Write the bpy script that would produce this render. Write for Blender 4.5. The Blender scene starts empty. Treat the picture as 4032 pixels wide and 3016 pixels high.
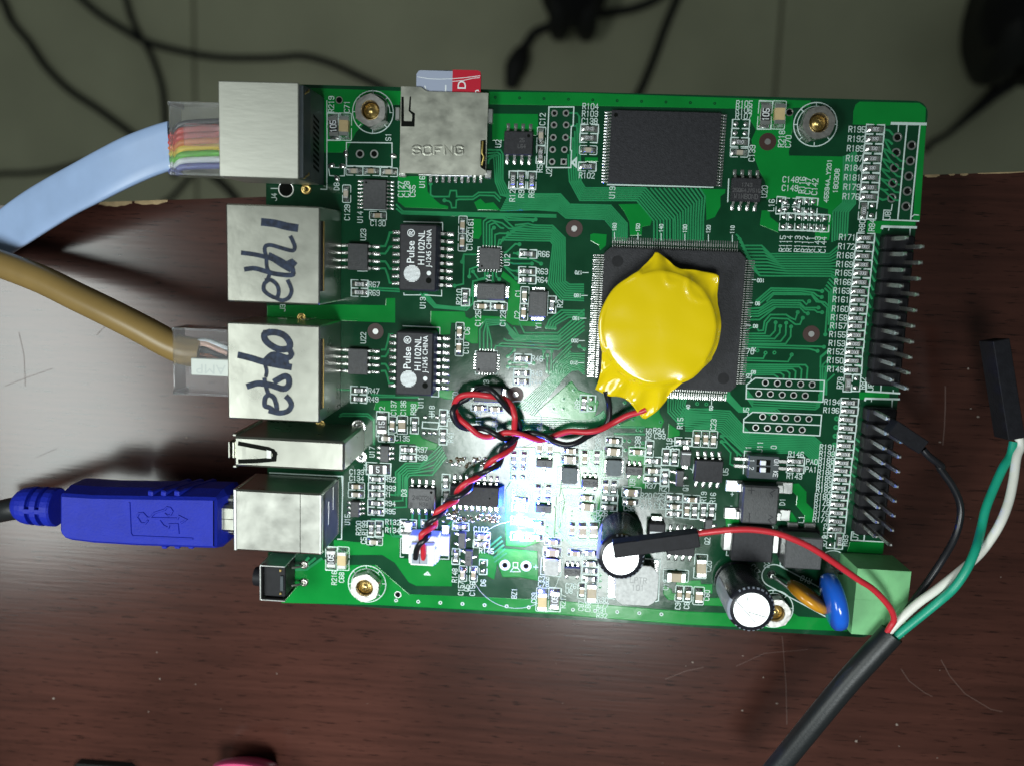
import bpy, math, random
from mathutils import Matrix, Vector
random.seed(7)
U = 0.001                      # script lengths are millimetres, the scene is in metres
sc = bpy.context.scene
COL = sc.collection
# ---------------------------------------------------------------- camera
F = 3369.58
CAM = (4.0768, 10.2642, 150.8175)
W = (-0.14762921, 0.06012845, 0.04172055)
RM = Matrix.Rotation(Vector(W).length, 3, Vector(W).normalized())
cd = bpy.data.cameras.new('camera'); cam = bpy.data.objects.new('camera', cd); COL.objects.link(cam)
cam.matrix_world = Matrix.Translation(Vector(CAM) * U) @ RM.to_4x4()
cd.sensor_width = 36; cd.lens = 36 * F / 4032
cd.clip_start = 0.005; cd.clip_end = 20
cd.dof.use_dof = True; cd.dof.focus_distance = 0.149; cd.dof.aperture_fstop = 14.5
sc.camera = cam
# ---------------------------------------------------------------- room light and lamps
wd = bpy.data.worlds.new('World'); sc.world = wd; wd.use_nodes = True
wd.node_tree.nodes['Background'].inputs[0].default_value = (0.86, 1.0, 0.95, 1)
wd.node_tree.nodes['Background'].inputs[1].default_value = 0.085
def lamp(name, loc, aim, sx, sy, power, col, spread=180):
    l = bpy.data.lights.new(name, 'AREA'); l.shape = 'RECTANGLE'; l.size = sx * U; l.size_y = sy * U
    l.energy = power; l.color = col; l.spread = math.radians(spread)
    o = bpy.data.objects.new(name, l); COL.objects.link(o)
    o.location = Vector(loc) * U
    d = (Vector(aim) - Vector(loc)).normalized()
    o.rotation_mode = 'QUATERNION'
    o.rotation_quaternion = d.to_track_quat('-Z', 'Y')
    return o
lamp('ceiling_tube', (9, -117, 300), (-12, -135, 0), 134, 60, 0.30, (0.93, 1.0, 0.985), 78)
lamp('ceiling_tube', (-290, -74, 300), (-100, -20, 0), 190, 105, 1.04, (0.93, 1.0, 0.97))
sc.view_settings.view_transform = 'Standard'; sc.view_settings.look = 'None'
sc.view_settings.exposure = 0; sc.view_settings.gamma = 1
try: sc.view_settings.use_curve_mapping = False
except Exception: pass

# ---------------------------------------------------------------- where a point of the photograph lies at height z
REG = dict(a=(800,250),b=(1500,250),c=(2200,350),d=(2900,350),e=(800,800),f=(1500,800),g=(2200,850),h=(2900,850),
    i=(600,1350),j=(1300,1350),k=(2000,1350),l=(2700,1350),m=(3232,1250),n=(0,1800),o=(700,1800),p=(1350,1850),
    q=(1950,1750),r=(2600,1700),s=(2600,2050),t=(3232,1800),u=(1900,2000))
K0 = 800 / 2207
def px(r, x, y):
    if r == '_': return (x, y)
    ox, oy = REG[r]; return (ox + x * K0, oy + y * K0)
def at(x, y, z=0.0):
    d = RM @ Vector(((x - 2016) / F, -(y - 1508) / F, -1))
    t = (z - CAM[2]) / d.z
    return (CAM[0] + d.x * t, CAM[1] + d.y * t)
def A(r, x, y, z=0.0): return at(*px(r, x, y), z)
def A3(r, x, y, z=0.0): return (*A(r, x, y, z), z)
def rect(r, x0, y0, x1, y1, z):
    a = A(r, x0, y0, z); b = A(r, x1, y1, z)
    return min(a[0], b[0]), max(a[0], b[0]), min(a[1], b[1]), max(a[1], b[1])

# ---------------------------------------------------------------- materials
MATS = {}
def mat(name, col, rough=0.5, metal=0.0, spec=0.5, noise=0.0, nscale=400, bump=0.0, bscale=1500, trans=0.0, emit=None, estr=0, coat=0.0, stretch=None, rvar=0.0, ior=1.45, alpha=None):
    m = bpy.data.materials.new(name); m.use_nodes = True; MATS[name] = m
    nt = m.node_tree; b = nt.nodes['Principled BSDF']; N = nt.nodes.new; L = nt.links.new
    b.inputs['Base Color'].default_value = (*col, 1); b.inputs['Roughness'].default_value = rough
    b.inputs['Metallic'].default_value = metal; b.inputs['Specular IOR Level'].default_value = spec
    b.inputs['Transmission Weight'].default_value = trans; b.inputs['Coat Weight'].default_value = coat; b.inputs['Coat Roughness'].default_value = 0.08
    b.inputs['IOR'].default_value = ior
    if emit: b.inputs['Emission Color'].default_value = (*emit, 1); b.inputs['Emission Strength'].default_value = estr
    if noise or bump or rvar:
        tc = N('ShaderNodeTexCoord'); mp = N('ShaderNodeMapping'); L(tc.outputs['Object'], mp.inputs[0])
        if stretch: mp.inputs['Scale'].default_value = stretch
        nz = N('ShaderNodeTexNoise'); nz.inputs['Scale'].default_value = nscale; nz.inputs['Detail'].default_value = 5; L(mp.outputs[0], nz.inputs['Vector'])
        if noise:
            mr = N('ShaderNodeMapRange'); mr.inputs[1].default_value = 0.3; mr.inputs[2].default_value = 0.7; mr.inputs[3].default_value = 1 - noise; mr.inputs[4].default_value = 1 + noise
            L(nz.outputs[0], mr.inputs[0])
            vm = N('ShaderNodeVectorMath'); vm.operation = 'SCALE'; vm.inputs[0].default_value = col; L(mr.outputs[0], vm.inputs['Scale']); L(vm.outputs[0], b.inputs['Base Color'])
        if rvar:
            m2 = N('ShaderNodeMapRange'); m2.inputs[1].default_value = 0.3; m2.inputs[2].default_value = 0.7; m2.inputs[3].default_value = max(0.02, rough - rvar); m2.inputs[4].default_value = rough + rvar
            L(nz.outputs[0], m2.inputs[0]); L(m2.outputs[0], b.inputs['Roughness'])
        if bump:
            n2 = N('ShaderNodeTexNoise'); n2.inputs['Scale'].default_value = bscale; n2.inputs['Detail'].default_value = 3; L(mp.outputs[0], n2.inputs['Vector'])
            bp = N('ShaderNodeBump'); bp.inputs['Strength'].default_value = bump; bp.inputs['Distance'].default_value = 0.0002; L(n2.outputs[0], bp.inputs['Height']); L(bp.outputs[0], b.inputs['Normal'])
    return m
mat('mask_dark', (0.004, 0.044, 0.018), 0.15, spec=0.45, noise=0.18, nscale=180, bump=0.09, bscale=420, rvar=0.03)
mat('mask_copper', (0.003, 0.195, 0.030), 0.15, spec=0.45, noise=0.10, nscale=150, bump=0.09, bscale=420, rvar=0.03)
mat('mask_trace', (0.022, 0.225, 0.085), 0.15, spec=0.45, noise=0.12, nscale=220, bump=0.05)
mat('board_side', (0.010, 0.045, 0.018), 0.6)
mat('silk', (0.54, 0.66, 0.63), 0.55, noise=0.06, nscale=2500)
mat('solder', (0.78, 0.79, 0.78), 0.24, 1.0, bump=0.35, bscale=2500, noise=0.15, nscale=1500)
mat('tin', (0.74, 0.75, 0.73), 0.30, 1.0, noise=0.08, nscale=900)
mat('lead_tin', (0.66, 0.66, 0.64), 0.27, 1.0, noise=0.12, nscale=1500)
mat('shell', (0.51, 0.515, 0.455), 0.29, 1.0, noise=0.02, nscale=260, bump=0.05, bscale=900, rvar=0.02)
mat('shell_brushed', (0.56, 0.565, 0.505), 0.42, 1.0, noise=0.04, nscale=900, stretch=(0.25, 1, 1), bump=0.05, bscale=1800)
mat('shell_smudged', (0.44, 0.445, 0.385), 0.42, 1.0, noise=0.10, nscale=420, bump=0.16, bscale=520, rvar=0.05)
mat('shell_scuffed', (0.45, 0.455, 0.415), 0.31, 1.0, noise=0.09, nscale=260, bump=0.10, bscale=600, rvar=0.04)
mat('brass', (0.60, 0.43, 0.16), 0.30, 1.0, noise=0.15, nscale=900)
mat('gold', (0.72, 0.55, 0.18), 0.30, 1.0)
mat('nickel', (0.52, 0.50, 0.475), 0.36, 1.0, noise=0.15, nscale=1200, bump=0.2)
mat('chip_black', (0.020, 0.020, 0.024), 0.55, spec=0.35, noise=0.25, nscale=1600, bump=0.25, bscale=4000)
mat('chip_grey', (0.050, 0.052, 0.055), 0.44, spec=0.5, noise=0.2, nscale=1800, bump=0.2, bscale=4000)
mat('chip_print', (0.10, 0.10, 0.105), 0.6)
mat('plastic_black', (0.009, 0.009, 0.011), 0.5, spec=0.22, noise=0.2, nscale=900)
mat('plastic_slate', (0.030, 0.040, 0.046), 0.45, noise=0.2, nscale=600)
mat('hole', (0.004, 0.005, 0.004), 0.8, spec=0.1)
mat('chip_print2', (0.27, 0.28, 0.28), 0.6)
mat('white_print', (0.74, 0.78, 0.80), 0.6, noise=0.08, nscale=2500)
mat('res_black', (0.022, 0.022, 0.024), 0.32, noise=0.1)
mat('ceramic', (0.62, 0.62, 0.58), 0.5)
mat('cap_tan', (0.34, 0.275, 0.185), 0.42, noise=0.10, nscale=1500)
mat('cap_pale', (0.55, 0.42, 0.22), 0.45, noise=0.08, nscale=900)
mat('cap_grey', (0.40, 0.36, 0.29), 0.42, noise=0.08, nscale=900)
mat('ferrite', (0.105, 0.125, 0.135), 0.6, noise=0.14, nscale=1200, bump=0.3, bscale=3000)
mat('ferrite_pale', (0.44, 0.45, 0.45), 0.5, noise=0.18, nscale=1500, bump=0.3, bscale=3500)
mat('ring_brown', (0.045, 0.020, 0.016), 0.45)
mat('yellow_film', (0.70, 0.515, 0.003), 0.15, spec=0.6, noise=0.04, nscale=60, bump=0.07, bscale=300, coat=0.15)
mat('wire_red', (0.50, 0.022, 0.034), 0.36, noise=0.06, nscale=300)
mat('wire_black', (0.010, 0.010, 0.013), 0.30, noise=0.2, nscale=300)
mat('wire_white', (0.74, 0.74, 0.68), 0.42, noise=0.05, nscale=300)
mat('wire_green', (0.008, 0.30, 0.19), 0.40, noise=0.06, nscale=300)
mat('sheath', (0.008, 0.0098, 0.011), 0.44, noise=0.12, nscale=900, bump=0.15, bscale=2500)
mat('dupont', (0.009, 0.009, 0.012), 0.55, spec=0.18, noise=0.2, nscale=900, bump=0.2, bscale=2500)
mat('usb_blue', (0.008, 0.018, 0.31), 0.50, spec=0.22, noise=0.08, nscale=500, bump=0.35, bscale=2600)
mat('pale_blue', (0.29, 0.40, 0.62), 0.38, noise=0.05, nscale=200)
mat('tan_jacket', (0.225, 0.148, 0.050), 0.34, noise=0.08, nscale=160)
mat('clear', (0.97, 0.98, 1.0), 0.10, trans=0.93, ior=1.22, bump=0.08, bscale=500)
mat('block_green', (0.16, 0.43, 0.185), 0.5, noise=0.06, nscale=600, bump=0.1)
mat('mov_blue', (0.010, 0.10, 0.55), 0.2, noise=0.08, nscale=200, coat=0.4)
mat('ptc_orange', (0.50, 0.22, 0.012), 0.25, noise=0.14, nscale=300, coat=0.3)
mat('alu', (0.86, 0.88, 0.88), 0.42, 1.0, noise=0.05, nscale=300)
mat('sleeve', (0.012, 0.013, 0.018), 0.26, spec=0.5)
mat('sleeve_print', (0.24, 0.27, 0.33), 0.4)
mat('jst_white', (0.78, 0.80, 0.80), 0.42)
mat('clamp_white', (0.50, 0.535, 0.50), 0.4)
mat('clamp_letter', (0.42, 0.46, 0.44), 0.4)
mat('ink', (0.014, 0.022, 0.045), 0.55, spec=0.25, noise=0.6, nscale=1400)
mat('card_grey', (0.34, 0.38, 0.50), 0.36)
mat('card_red', (0.48, 0.012, 0.032), 0.36)
mat('pink', (0.42, 0.045, 0.13), 0.4, noise=0.1)
mat('led_blue', (0.5, 0.7, 1.0), 0.3, emit=(0.35, 0.75, 1.0), estr=60)
mat('led_cyan', (0.6, 0.9, 1.0), 0.3, emit=(0.65, 0.95, 1.0), estr=30)
mat('led_red', (1.0, 0.6, 0.6), 0.3, emit=(1.0, 0.55, 0.55), estr=22)
mat('floor_tile', (0.50, 0.50, 0.345), 0.40, noise=0.10, nscale=11)
mat('grout', (0.20, 0.19, 0.14), 0.8)
mat('rubber', (0.006, 0.006, 0.006), 0.6)
mat('chipped', (0.36, 0.26, 0.14), 0.8, noise=0.3, nscale=500)
mat('dust_mat', (0.21, 0.17, 0.145), 0.8)
mat('flux', (0.05, 0.032, 0.008), 0.12, coat=0.6)
for n, c in dict(w0=(0.45,0.03,0.02), w1=(0.62,0.17,0.02), w2=(0.62,0.45,0.02), w3=(0.10,0.42,0.03), w4=(0.70,0.75,0.78), w5=(0.10,0.12,0.32), w6=(0.03,0.03,0.035), w7=(0.30,0.10,0.05), w8=(0.62,0.40,0.33), w9=(0.10,0.38,0.32)).items(): mat('core_' + n, c, 0.35)
# desk laminate: long grain along x
m = mat('desk_wood', (0.05, 0.02, 0.014), 0.36, spec=0.45)
nt = m.node_tree; b = nt.nodes['Principled BSDF']; N = nt.nodes.new; L = nt.links.new
tc = N('ShaderNodeTexCoord'); mp = N('ShaderNodeMapping'); mp.inputs['Scale'].default_value = (0.05, 1, 1); mp.inputs['Rotation'].default_value = (0, 0, -0.04)
L(tc.outputs['Object'], mp.inputs[0])
g1 = N('ShaderNodeTexNoise'); g1.inputs['Scale'].default_value = 900; g1.inputs['Detail'].default_value = 6; L(mp.outputs[0], g1.inputs['Vector'])
g2 = N('ShaderNodeTexNoise'); g2.inputs['Scale'].default_value = 90; g2.inputs['Detail'].default_value = 4; L(mp.outputs[0], g2.inputs['Vector'])
mx = N('ShaderNodeMix'); mx.data_type = 'FLOAT'; mx.inputs[0].default_value = 0.25; L(g1.outputs[0], mx.inputs[2]); L(g2.outputs[0], mx.inputs[3])
cr = N('ShaderNodeValToRGB'); e = cr.color_ramp.elements
e[0].position = 0.22; e[0].color = (0.024, 0.0088, 0.0064, 1); e[1].position = 0.78; e[1].color = (0.056, 0.0205, 0.0148, 1)
x = cr.color_ramp.elements.new(0.5); x.color = (0.042, 0.0150, 0.0108, 1)
L(mx.outputs[0], cr.inputs[0])
mp2 = N('ShaderNodeMapping'); mp2.inputs['Scale'].default_value = (0.10, 1, 1); L(tc.outputs['Object'], mp2.inputs[0])
g4 = N('ShaderNodeTexNoise'); g4.inputs['Scale'].default_value = 2600; g4.inputs['Detail'].default_value = 2; L(mp2.outputs[0], g4.inputs['Vector'])
pr_ = N('ShaderNodeMapRange'); pr_.inputs[1].default_value = 0.60; pr_.inputs[2].default_value = 0.72; pr_.inputs[3].default_value = 1.0; pr_.inputs[4].default_value = 0.35; L(g4.outputs[0], pr_.inputs[0])
g5 = N('ShaderNodeTexNoise'); g5.inputs['Scale'].default_value = 28; g5.inputs['Detail'].default_value = 4; L(tc.outputs['Object'], g5.inputs['Vector'])
bl = N('ShaderNodeMapRange'); bl.inputs[1].default_value = 0.3; bl.inputs[2].default_value = 0.7; bl.inputs[3].default_value = 0.78; bl.inputs[4].default_value = 1.2; L(g5.outputs[0], bl.inputs[0])
mm = N('ShaderNodeMath'); mm.operation = 'MULTIPLY'; L(pr_.outputs[0], mm.inputs[0]); L(bl.outputs[0], mm.inputs[1])
vm = N('ShaderNodeVectorMath'); vm.operation = 'SCALE'; L(cr.outputs[0], vm.inputs[0]); L(mm.outputs[0], vm.inputs['Scale']); L(vm.outputs[0], b.inputs['Base Color'])
mr = N('ShaderNodeMapRange'); mr.inputs[1].default_value = 0.35; mr.inputs[2].default_value = 0.65; mr.inputs[3].default_value = 0.26; mr.inputs[4].default_value = 0.31
b.inputs['Roughness'].default_value = 0.205
g3 = N('ShaderNodeTexNoise'); g3.inputs['Scale'].default_value = 1500; L(mp.outputs[0], g3.inputs['Vector'])
bp = N('ShaderNodeBump'); bp.inputs['Strength'].default_value = 0.05; bp.inputs['Distance'].default_value = 0.0002; L(g3.outputs[0], bp.inputs['Height']); L(bp.outputs[0], b.inputs['Normal'])

# ---------------------------------------------------------------- mesh builder
class MB:
    def __init__(s): s.v = []; s.f = []; s.m = []; s.mats = []; s.sm = []
    def mi(s, n):
        if n not in s.mats: s.mats.append(n)
        return s.mats.index(n)
    def add(s, vs, fs, m, smooth=False):
        o = len(s.v); k = s.mi(m)
        s.v += [tuple(p) for p in vs]
        for f in fs: s.f.append([i + o for i in f]); s.m.append(k); s.sm.append(smooth)
        return s
    def box(s, x0, x1, y0, y1, z0, z1, m, c=0.0, T=None):
        if c <= 0:
            vs = [(x0,y0,z0),(x1,y0,z0),(x1,y1,z0),(x0,y1,z0),(x0,y0,z1),(x1,y0,z1),(x1,y1,z1),(x0,y1,z1)]
            fs = [(3,2,1,0),(4,5,6,7),(0,1,5,4),(1,2,6,5),(2,3,7,6),(3,0,4,7)]
        else:
            vs = [(x0,y0,z0),(x1,y0,z0),(x1,y1,z0),(x0,y1,z0)]
            a, b_, d, e_ = x0, x1, y0, y1
            vs += [(a+c,d,z0),(b_-c,d,z0),(b_,d+c,z0),(b_,e_-c,z0),(b_-c,e_,z0),(a+c,e_,z0),(a,e_-c,z0),(a,d+c,z0)]
            vs = vs[4:]
            vs += [(p[0],p[1],z1-c) for p in vs[:8]]
            vs += [(a+c,d+c,z1),(b_-c,d+c,z1),(b_-c,e_-c,z1),(a+c,e_-c,z1)]
            fs = [tuple(range(7,-1,-1))]
            for i in range(8): fs.append((i,(i+1)%8,8+(i+1)%8,8+i))
            fs += [(16,17,18,19),(8,9,17,16),(10,11,18,17),(12,13,19,18),(14,15,16,19),(9,10,17),(11,12,18),(13,14,19),(15,8,16)]
        if T: vs = [tuple(T @ Vector(p)) for p in vs]
        return s.add(vs, fs, m)
    def prism(s, poly, z0, z1, m, side=None, z=None):
        n = len(poly); ar = sum(poly[i][0]*poly[(i+1)%n][1]-poly[(i+1)%n][0]*poly[i][1] for i in range(n))
        if ar < 0: poly = poly[::-1]
        vs = [(x,y,z0) for x,y in poly] + [(x,y,z1) for x,y in poly]
        s.add(vs, [tuple(range(n,2*n))], m); s.add(vs, [(i,(i+1)%n,n+(i+1)%n,n+i) for i in range(n)], side or m)
        s.add(vs, [tuple(range(n-1,-1,-1))], side or m)
        return s
    def lathe(s, cx, cy, prof, m, n=20, a0=0.0, smooth=True, cap=True, T=None):
        vs = []; fs = []; k = len(prof)
        for i in range(n):
            a = a0 + 2*math.pi*i/n
            vs += [(cx+r*math.cos(a), cy+r*math.sin(a), z) for r, z in prof]
        for i in range(n):
            for q in range(k-1): fs.append((i*k+q, ((i+1)%n)*k+q, ((i+1)%n)*k+q+1, i*k+q+1))
        if T: vs = [tuple(T @ Vector(p)) for p in vs]
        s.add(vs, fs, m, smooth)
        if cap:
            if prof[-1][0] > 1e-4: s.add([vs[i*k+k-1] for i in range(n)], [tuple(range(n))], m)
            if prof[0][0] > 1e-4: s.add([vs[i*k] for i in range(n)], [tuple(range(n-1,-1,-1))], m)
        return s
    def ring(s, cx, cy, r0, r1, z, m, n=28, h=0.02):
        return s.lathe(cx, cy, [(r0,z-h),(r0,z),(r1,z),(r1,z-h)], m, n, smooth=False, cap=False)
    def tube(s, path, r, m, n=10, flat=1.0, caps=True):
        P = [Vector(p) for p in path]; rr = r if isinstance(r, (list, tuple)) else [r]*len(P); vs = []; up = Vector((0,0,1)); k = len(P)
        for i, p in enumerate(P):
            t = (P[min(i+1,k-1)] - P[max(i-1,0)]).normalized()
            sd = t.cross(up)
            if sd.length < 1e-3: sd = Vector((1,0,0))
            sd.normalize(); w = sd.cross(t).normalized()
            for q in range(n):
                a = 2*math.pi*q/n; vs.append(p + sd*math.cos(a)*rr[i] + w*math.sin(a)*rr[i]*flat)
        fs = [(i*n+q, i*n+(q+1)%n, (i+1)*n+(q+1)%n, (i+1)*n+q) for i in range(k-1) for q in range(n)]
        s.add(vs, fs, m, True)
        if caps: s.add(vs, [tuple(range(n-1,-1,-1)), tuple(range((k-1)*n, k*n))], m)
        return s
    cnt = 0
    def ribbon(s, pts, w, z0, z1, m, taper=0.0):
        MB.cnt += 1; z1 += (MB.cnt % 12)*0.0015        # ribbons that cross must not share a plane
        P = [Vector(p[:2]) for p in pts]; k = len(P); vs = []
        for i, p in enumerate(P):
            d1 = (P[i]-P[i-1]).normalized() if i else None; d2 = (P[i+1]-P[i]).normalized() if i < k-1 else None
            if d1 is None: d1 = d2
            if d2 is None: d2 = d1
            n1 = Vector((-d1.y, d1.x)); n2 = Vector((-d2.y, d2.x)); nn = n1 + n2
            if nn.length < 0.2: nn = n1.copy()
            nn.normalize(); sc_ = 1/max(0.5, nn.dot(n1)); h = w/2*sc_
            e0 = d1*w/2*(-1 if i == 0 else 0) + d2*(w/2 if i == k-1 else 0)
            c = p + e0
            zz = z1 + i*0.0006
            vs += [(*(c+nn*(h+taper)), z0), (*(c+nn*h), zz), (*(c-nn*h), zz), (*(c-nn*(h+taper)), z0)]
        fs = []
        for i in range(k-1):
            o = i*4
            for q in range(3): fs.append((o+q+1, o+q, o+4+q, o+5+q))
        fs += [(0,1,2,3), (k*4-1,k*4-2,k*4-3,k*4-4)]
        return s.add(vs, fs, m)
    def mesh(s, name):
        me = bpy.data.meshes.new(name)
        me.from_pydata([(x*U,y*U,z*U) for x,y,z in s.v], [], s.f)
        for n in s.mats: me.materials.append(MATS[n])
        me.polygons.foreach_set('material_index', s.m); me.polygons.foreach_set('use_smooth', s.sm)
        me.update(); return me
    def obj(s, name, parent=None, **k): return link(name, s.mesh(name), parent, **k)
def link(name, me, parent=None, loc=None, rz=0.0, **props):
    o = bpy.data.objects.new(name, me); COL.objects.link(o)
    if loc: o.location = Vector(loc)*U
    if rz: o.rotation_euler = (0,0,rz)
    if parent:
        o.parent = parent
        if parent.type == 'EMPTY': o.matrix_parent_inverse = Matrix.Translation(-parent.location)
    for k, v in props.items(): o[k] = v
    return o
def thing(name, label, cat, loc, group=None):
    o = bpy.data.objects.new(name, None); COL.objects.link(o); o.location = Vector(loc)*U; o.empty_display_size = 0.01
    o['label'] = label; o['category'] = cat
    if group: o['group'] = group
    return o
def tag(o, label, cat, group=None):
    o['label'] = label; o['category'] = cat
    if group: o['group'] = group
    return o
def curve(pts, n=8):
    P = [Vector(p) for p in pts]; out = []
    for i in range(len(P)-1):
        a = P[max(i-1,0)]; b = P[i]; c = P[i+1]; d = P[min(i+2,len(P)-1)]
        for q in range(n):
            t = q/n; out.append(0.5*((2*b)+(c-a)*t+(2*a-5*b+4*c-d)*t*t+(3*b-a-3*c+d)*t**3))
    out.append(P[-1]); return out
# stroke lettering like the board's own
FONT = {}
for ln in """0 10 01 05 16 36 45 41 30 10
1 15 26 20
2 05 16 36 45 44 00 40
3 05 16 36 45 44 33 13|33 42 41 30 10 01
4 30 36 02 42
5 46 06 03 33 42 41 30 10 01
6 45 36 16 05 01 10 30 41 42 33 13 02
7 06 46 10
8 13 04 05 16 36 45 44 33 13 02 01 10 30 41 42 33
9 01 10 30 41 45 36 16 05 04 13 33 44
A 00 26 40|12 32
B 00 06 36 45 44 33 03|33 42 41 30 00
C 45 36 16 05 01 10 30 41
D 00 06 26 44 42 20 00
E 46 06 00 40|03 33
F 00 06 46|03 33
G 45 36 16 05 01 10 30 41 43 23
H 00 06|40 46|03 43
I 20 26
J 46 41 30 10 01
K 00 06|46 02|13 40
L 06 00 40
M 00 06 23 46 40
N 00 06 40 46
O 10 01 05 16 36 45 41 30 10
P 00 06 36 45 44 33 03
Q 10 01 05 16 36 45 41 30 10|22 40
R 00 06 36 45 44 33 03|23 40
S 45 36 16 05 04 13 33 42 41 30 10 01
T 06 46|20 26
U 06 01 10 30 41 46
V 06 20 46
W 06 10 23 30 46
X 00 46|06 40
Y 06 23 46|23 20
Z 06 46 00 40
_ 00 40
- 13 33
+ 03 43|21 25
= 02 42|04 44
~ 02 14 24 32 44
. 19 20""".split('\n'):
    c, r = ln.split(' ', 1); FONT[c] = [[(int(p[0]), int(p[1])) for p in st.split()] for st in r.split('|')]
FONT['.'] = [[(2,0),(2,1)]]
def text(mb, s, cx, cy, z, h=0.9, rot=0.0, m='silk', w=0.128, th=0.02, wide=0.82, mirror=False):
    k = h/6; adv = 5.7*k*wide; W_ = adv*len(s) - 1.7*k*wide; ca, sa = math.cos(rot), math.sin(rot)
    for i, ch in enumerate(s):
        for st in FONT.get(ch, []):
            P = []
            for gx, gy in st:
                x = i*adv + gx*k*wide - W_/2; y = gy*k - h/2
                if mirror: x = -x
                P.append((cx + x*ca - y*sa, cy + x*sa + y*ca))
            mb.ribbon(P, w, z-th, z, m)
# ---------------------------------------------------------------- setting: floor and desk
ZD = -12.0; ZF = -760.0
fb = MB(); fb.box(-1800, 1800, -900, 2200, ZF-40, ZF-3, 'grout'); FLOOR = fb.obj('floor', kind='structure')
tx = at(765, 300, ZF)[0]
tb = MB(); tb.box(-298.5, 298.5, -298.5, 298.5, -3, 0, 'floor_tile', 1.2); tme = tb.mesh('tile')
for i in range(-3, 3):
    for j in range(-1, 4): link('tile', tme, FLOOR, loc=(tx + 300 + 600*i, 30 + 600*j, ZF))
dk = MB()
eL = at(-1500, 860.5, ZD); eR = at(5500, 629.6, ZD)
top = [(eL[0], eL[1]), (eR[0], eR[1])]
dk.prism([(eL[0], eL[1]), (eR[0], eR[1]), (eR[0], -420), (eL[0], -420)], ZD-25, ZD, 'desk_wood', 'chipped')
DESK = dk.obj('desk', kind='structure')
# worn spots where the laminate has chipped off the edge, scratches and crumbs
ch = MB()
for x0, x1, dep in ((390, 520, 24), (530, 660, 20), (3640, 3700, 14), (3735, 3760, 8), (3780, 3812, 10), (3850, 4032, 5)):
    P = []; n = 9
    for i in range(n+1):
        x = x0 + (x1-x0)*i/n; ye = 811 - x*133/4032; P.append(at(x, ye - 1, ZD))
    for i in range(n, -1, -1):
        x = x0 + (x1-x0)*i/n; ye = 811 - x*133/4032; P.append(at(x, ye + dep*(0.35+0.65*math.sin(math.pi*i/n)*random.uniform(0.5, 1)), ZD))
    ch.prism(P, ZD-0.3, ZD+0.04, 'chipped')
ch.obj('chipped_edge', DESK, kind='stuff')
scr = MB()
mat('scratch_mat', (0.072, 0.036, 0.028), 0.5)
for P, w in (([(3706,2597),(3740,2660),(3800,2730),(3900,2790),(3945,2800)], .16), ([(3548,2632),(3580,2680),(3640,2725),(3670,2740)], .14), ([(20,1520),(110,1485),(205,1452)], .10), ([(3722,1522),(3722,1600),(3718,1690),(3712,1750)], .22), ([(3080,2505),(3095,2700),(3098,2850)], .10), ([(2620,2672),(2700,2640),(2770,2625)], .10), ([(145,1800),(225,1765)], .08), ([(75,1310),(95,1400),(100,1520)], .09), ([(380,1320),(412,1288)], .09), ([(2900,2620),(3010,2570),(3180,2555)], .08)):
    scr.ribbon([at(*p, ZD) for p in P], w, ZD-0.02, ZD+0.02, 'scratch_mat')
scr.obj('scratch', DESK, kind='stuff')
du = MB()
sp = [(212,2747,.4),(630,2670,.3),(585,2800,.22),(770,2692,.2),(618,2566,.2),(735,1722,.32),(3058,2767,.35),(3530,2850,.38),(3370,2915,.4),(2922,2795,.3),(2727,2605,.3),(3540,2935,.2),(3690,2982,.2),(3700,2637,.15),(2925,2580,.25),(2700,2620,.15),(3812,1452,.3),(3822,1608,.25),(3850,1640,.4),(3700,1740,.35),(3005,2665,.2),(1090,2650,.18),(870,2790,.15),(2300,2520,.15),(2190,2610,.12),(3940,2270,.15),(3820,2040,.1)]
for _ in range(14): sp.append((random.uniform(0, 4032), random.uniform(880, 3016), random.uniform(.05, .12)))
for x, y, r_ in sp:
    r_ *= .72; X, Y = at(x, y, ZD); a = random.uniform(0, 3.1); s2 = r_*random.uniform(.5, 1)
    du.prism([(X+r_*math.cos(a+q)*(1 if q%2 else .7), Y+s2*math.sin(a+q)) for q in (0, 1.1, 2.3, 3.3, 4.4, 5.4)], ZD, ZD+r_*0.5, 'dust_mat')
du.obj('crumbs', DESK, kind='stuff')

# ---------------------------------------------------------------- the circuit board
BX0 = at(1050, 1230, 0)[0]; BX1 = (at(3662, 440, 0)[0] + at(3600, 890, 0)[0])/2
BY1 = (at(1250, 338, 0)[1] + at(3371, 390, 0)[1])/2; BY0 = (at(1400, 2387, 0)[1] + at(3200, 2494, 0)[1])/2
print('board', BX0, BX1, BY0, BY1)
BOARD = thing('circuit_board', 'green circuit board crowded with chips, sockets and white lettering, lit by small LEDs', 'circuit board', ((BX0+BX1)/2, (BY0+BY1)/2, ZD))
def rrect(x0, x1, y0, y1, r, n=5):
    P = []
    for cx, cy, a0 in ((x1-r, y1-r, 0), (x0+r, y1-r, 90), (x0+r, y0+r, 180), (x1-r, y0+r, 270)):
        for i in range(n+1):
            a = math.radians(a0 + 90*i/n); P.append((cx+r*math.cos(a), cy+r*math.sin(a)))
    return P
lm = MB(); lm.prism(rrect(BX0, BX1, BY0, BY1, 2.2), -1.6, 0, 'mask_dark', 'board_side')
LAM = lm.obj('board', BOARD)
TRACE = MB(); SILK = MB(); POUR = MB(); VIA = MB()
NP = 0
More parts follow.
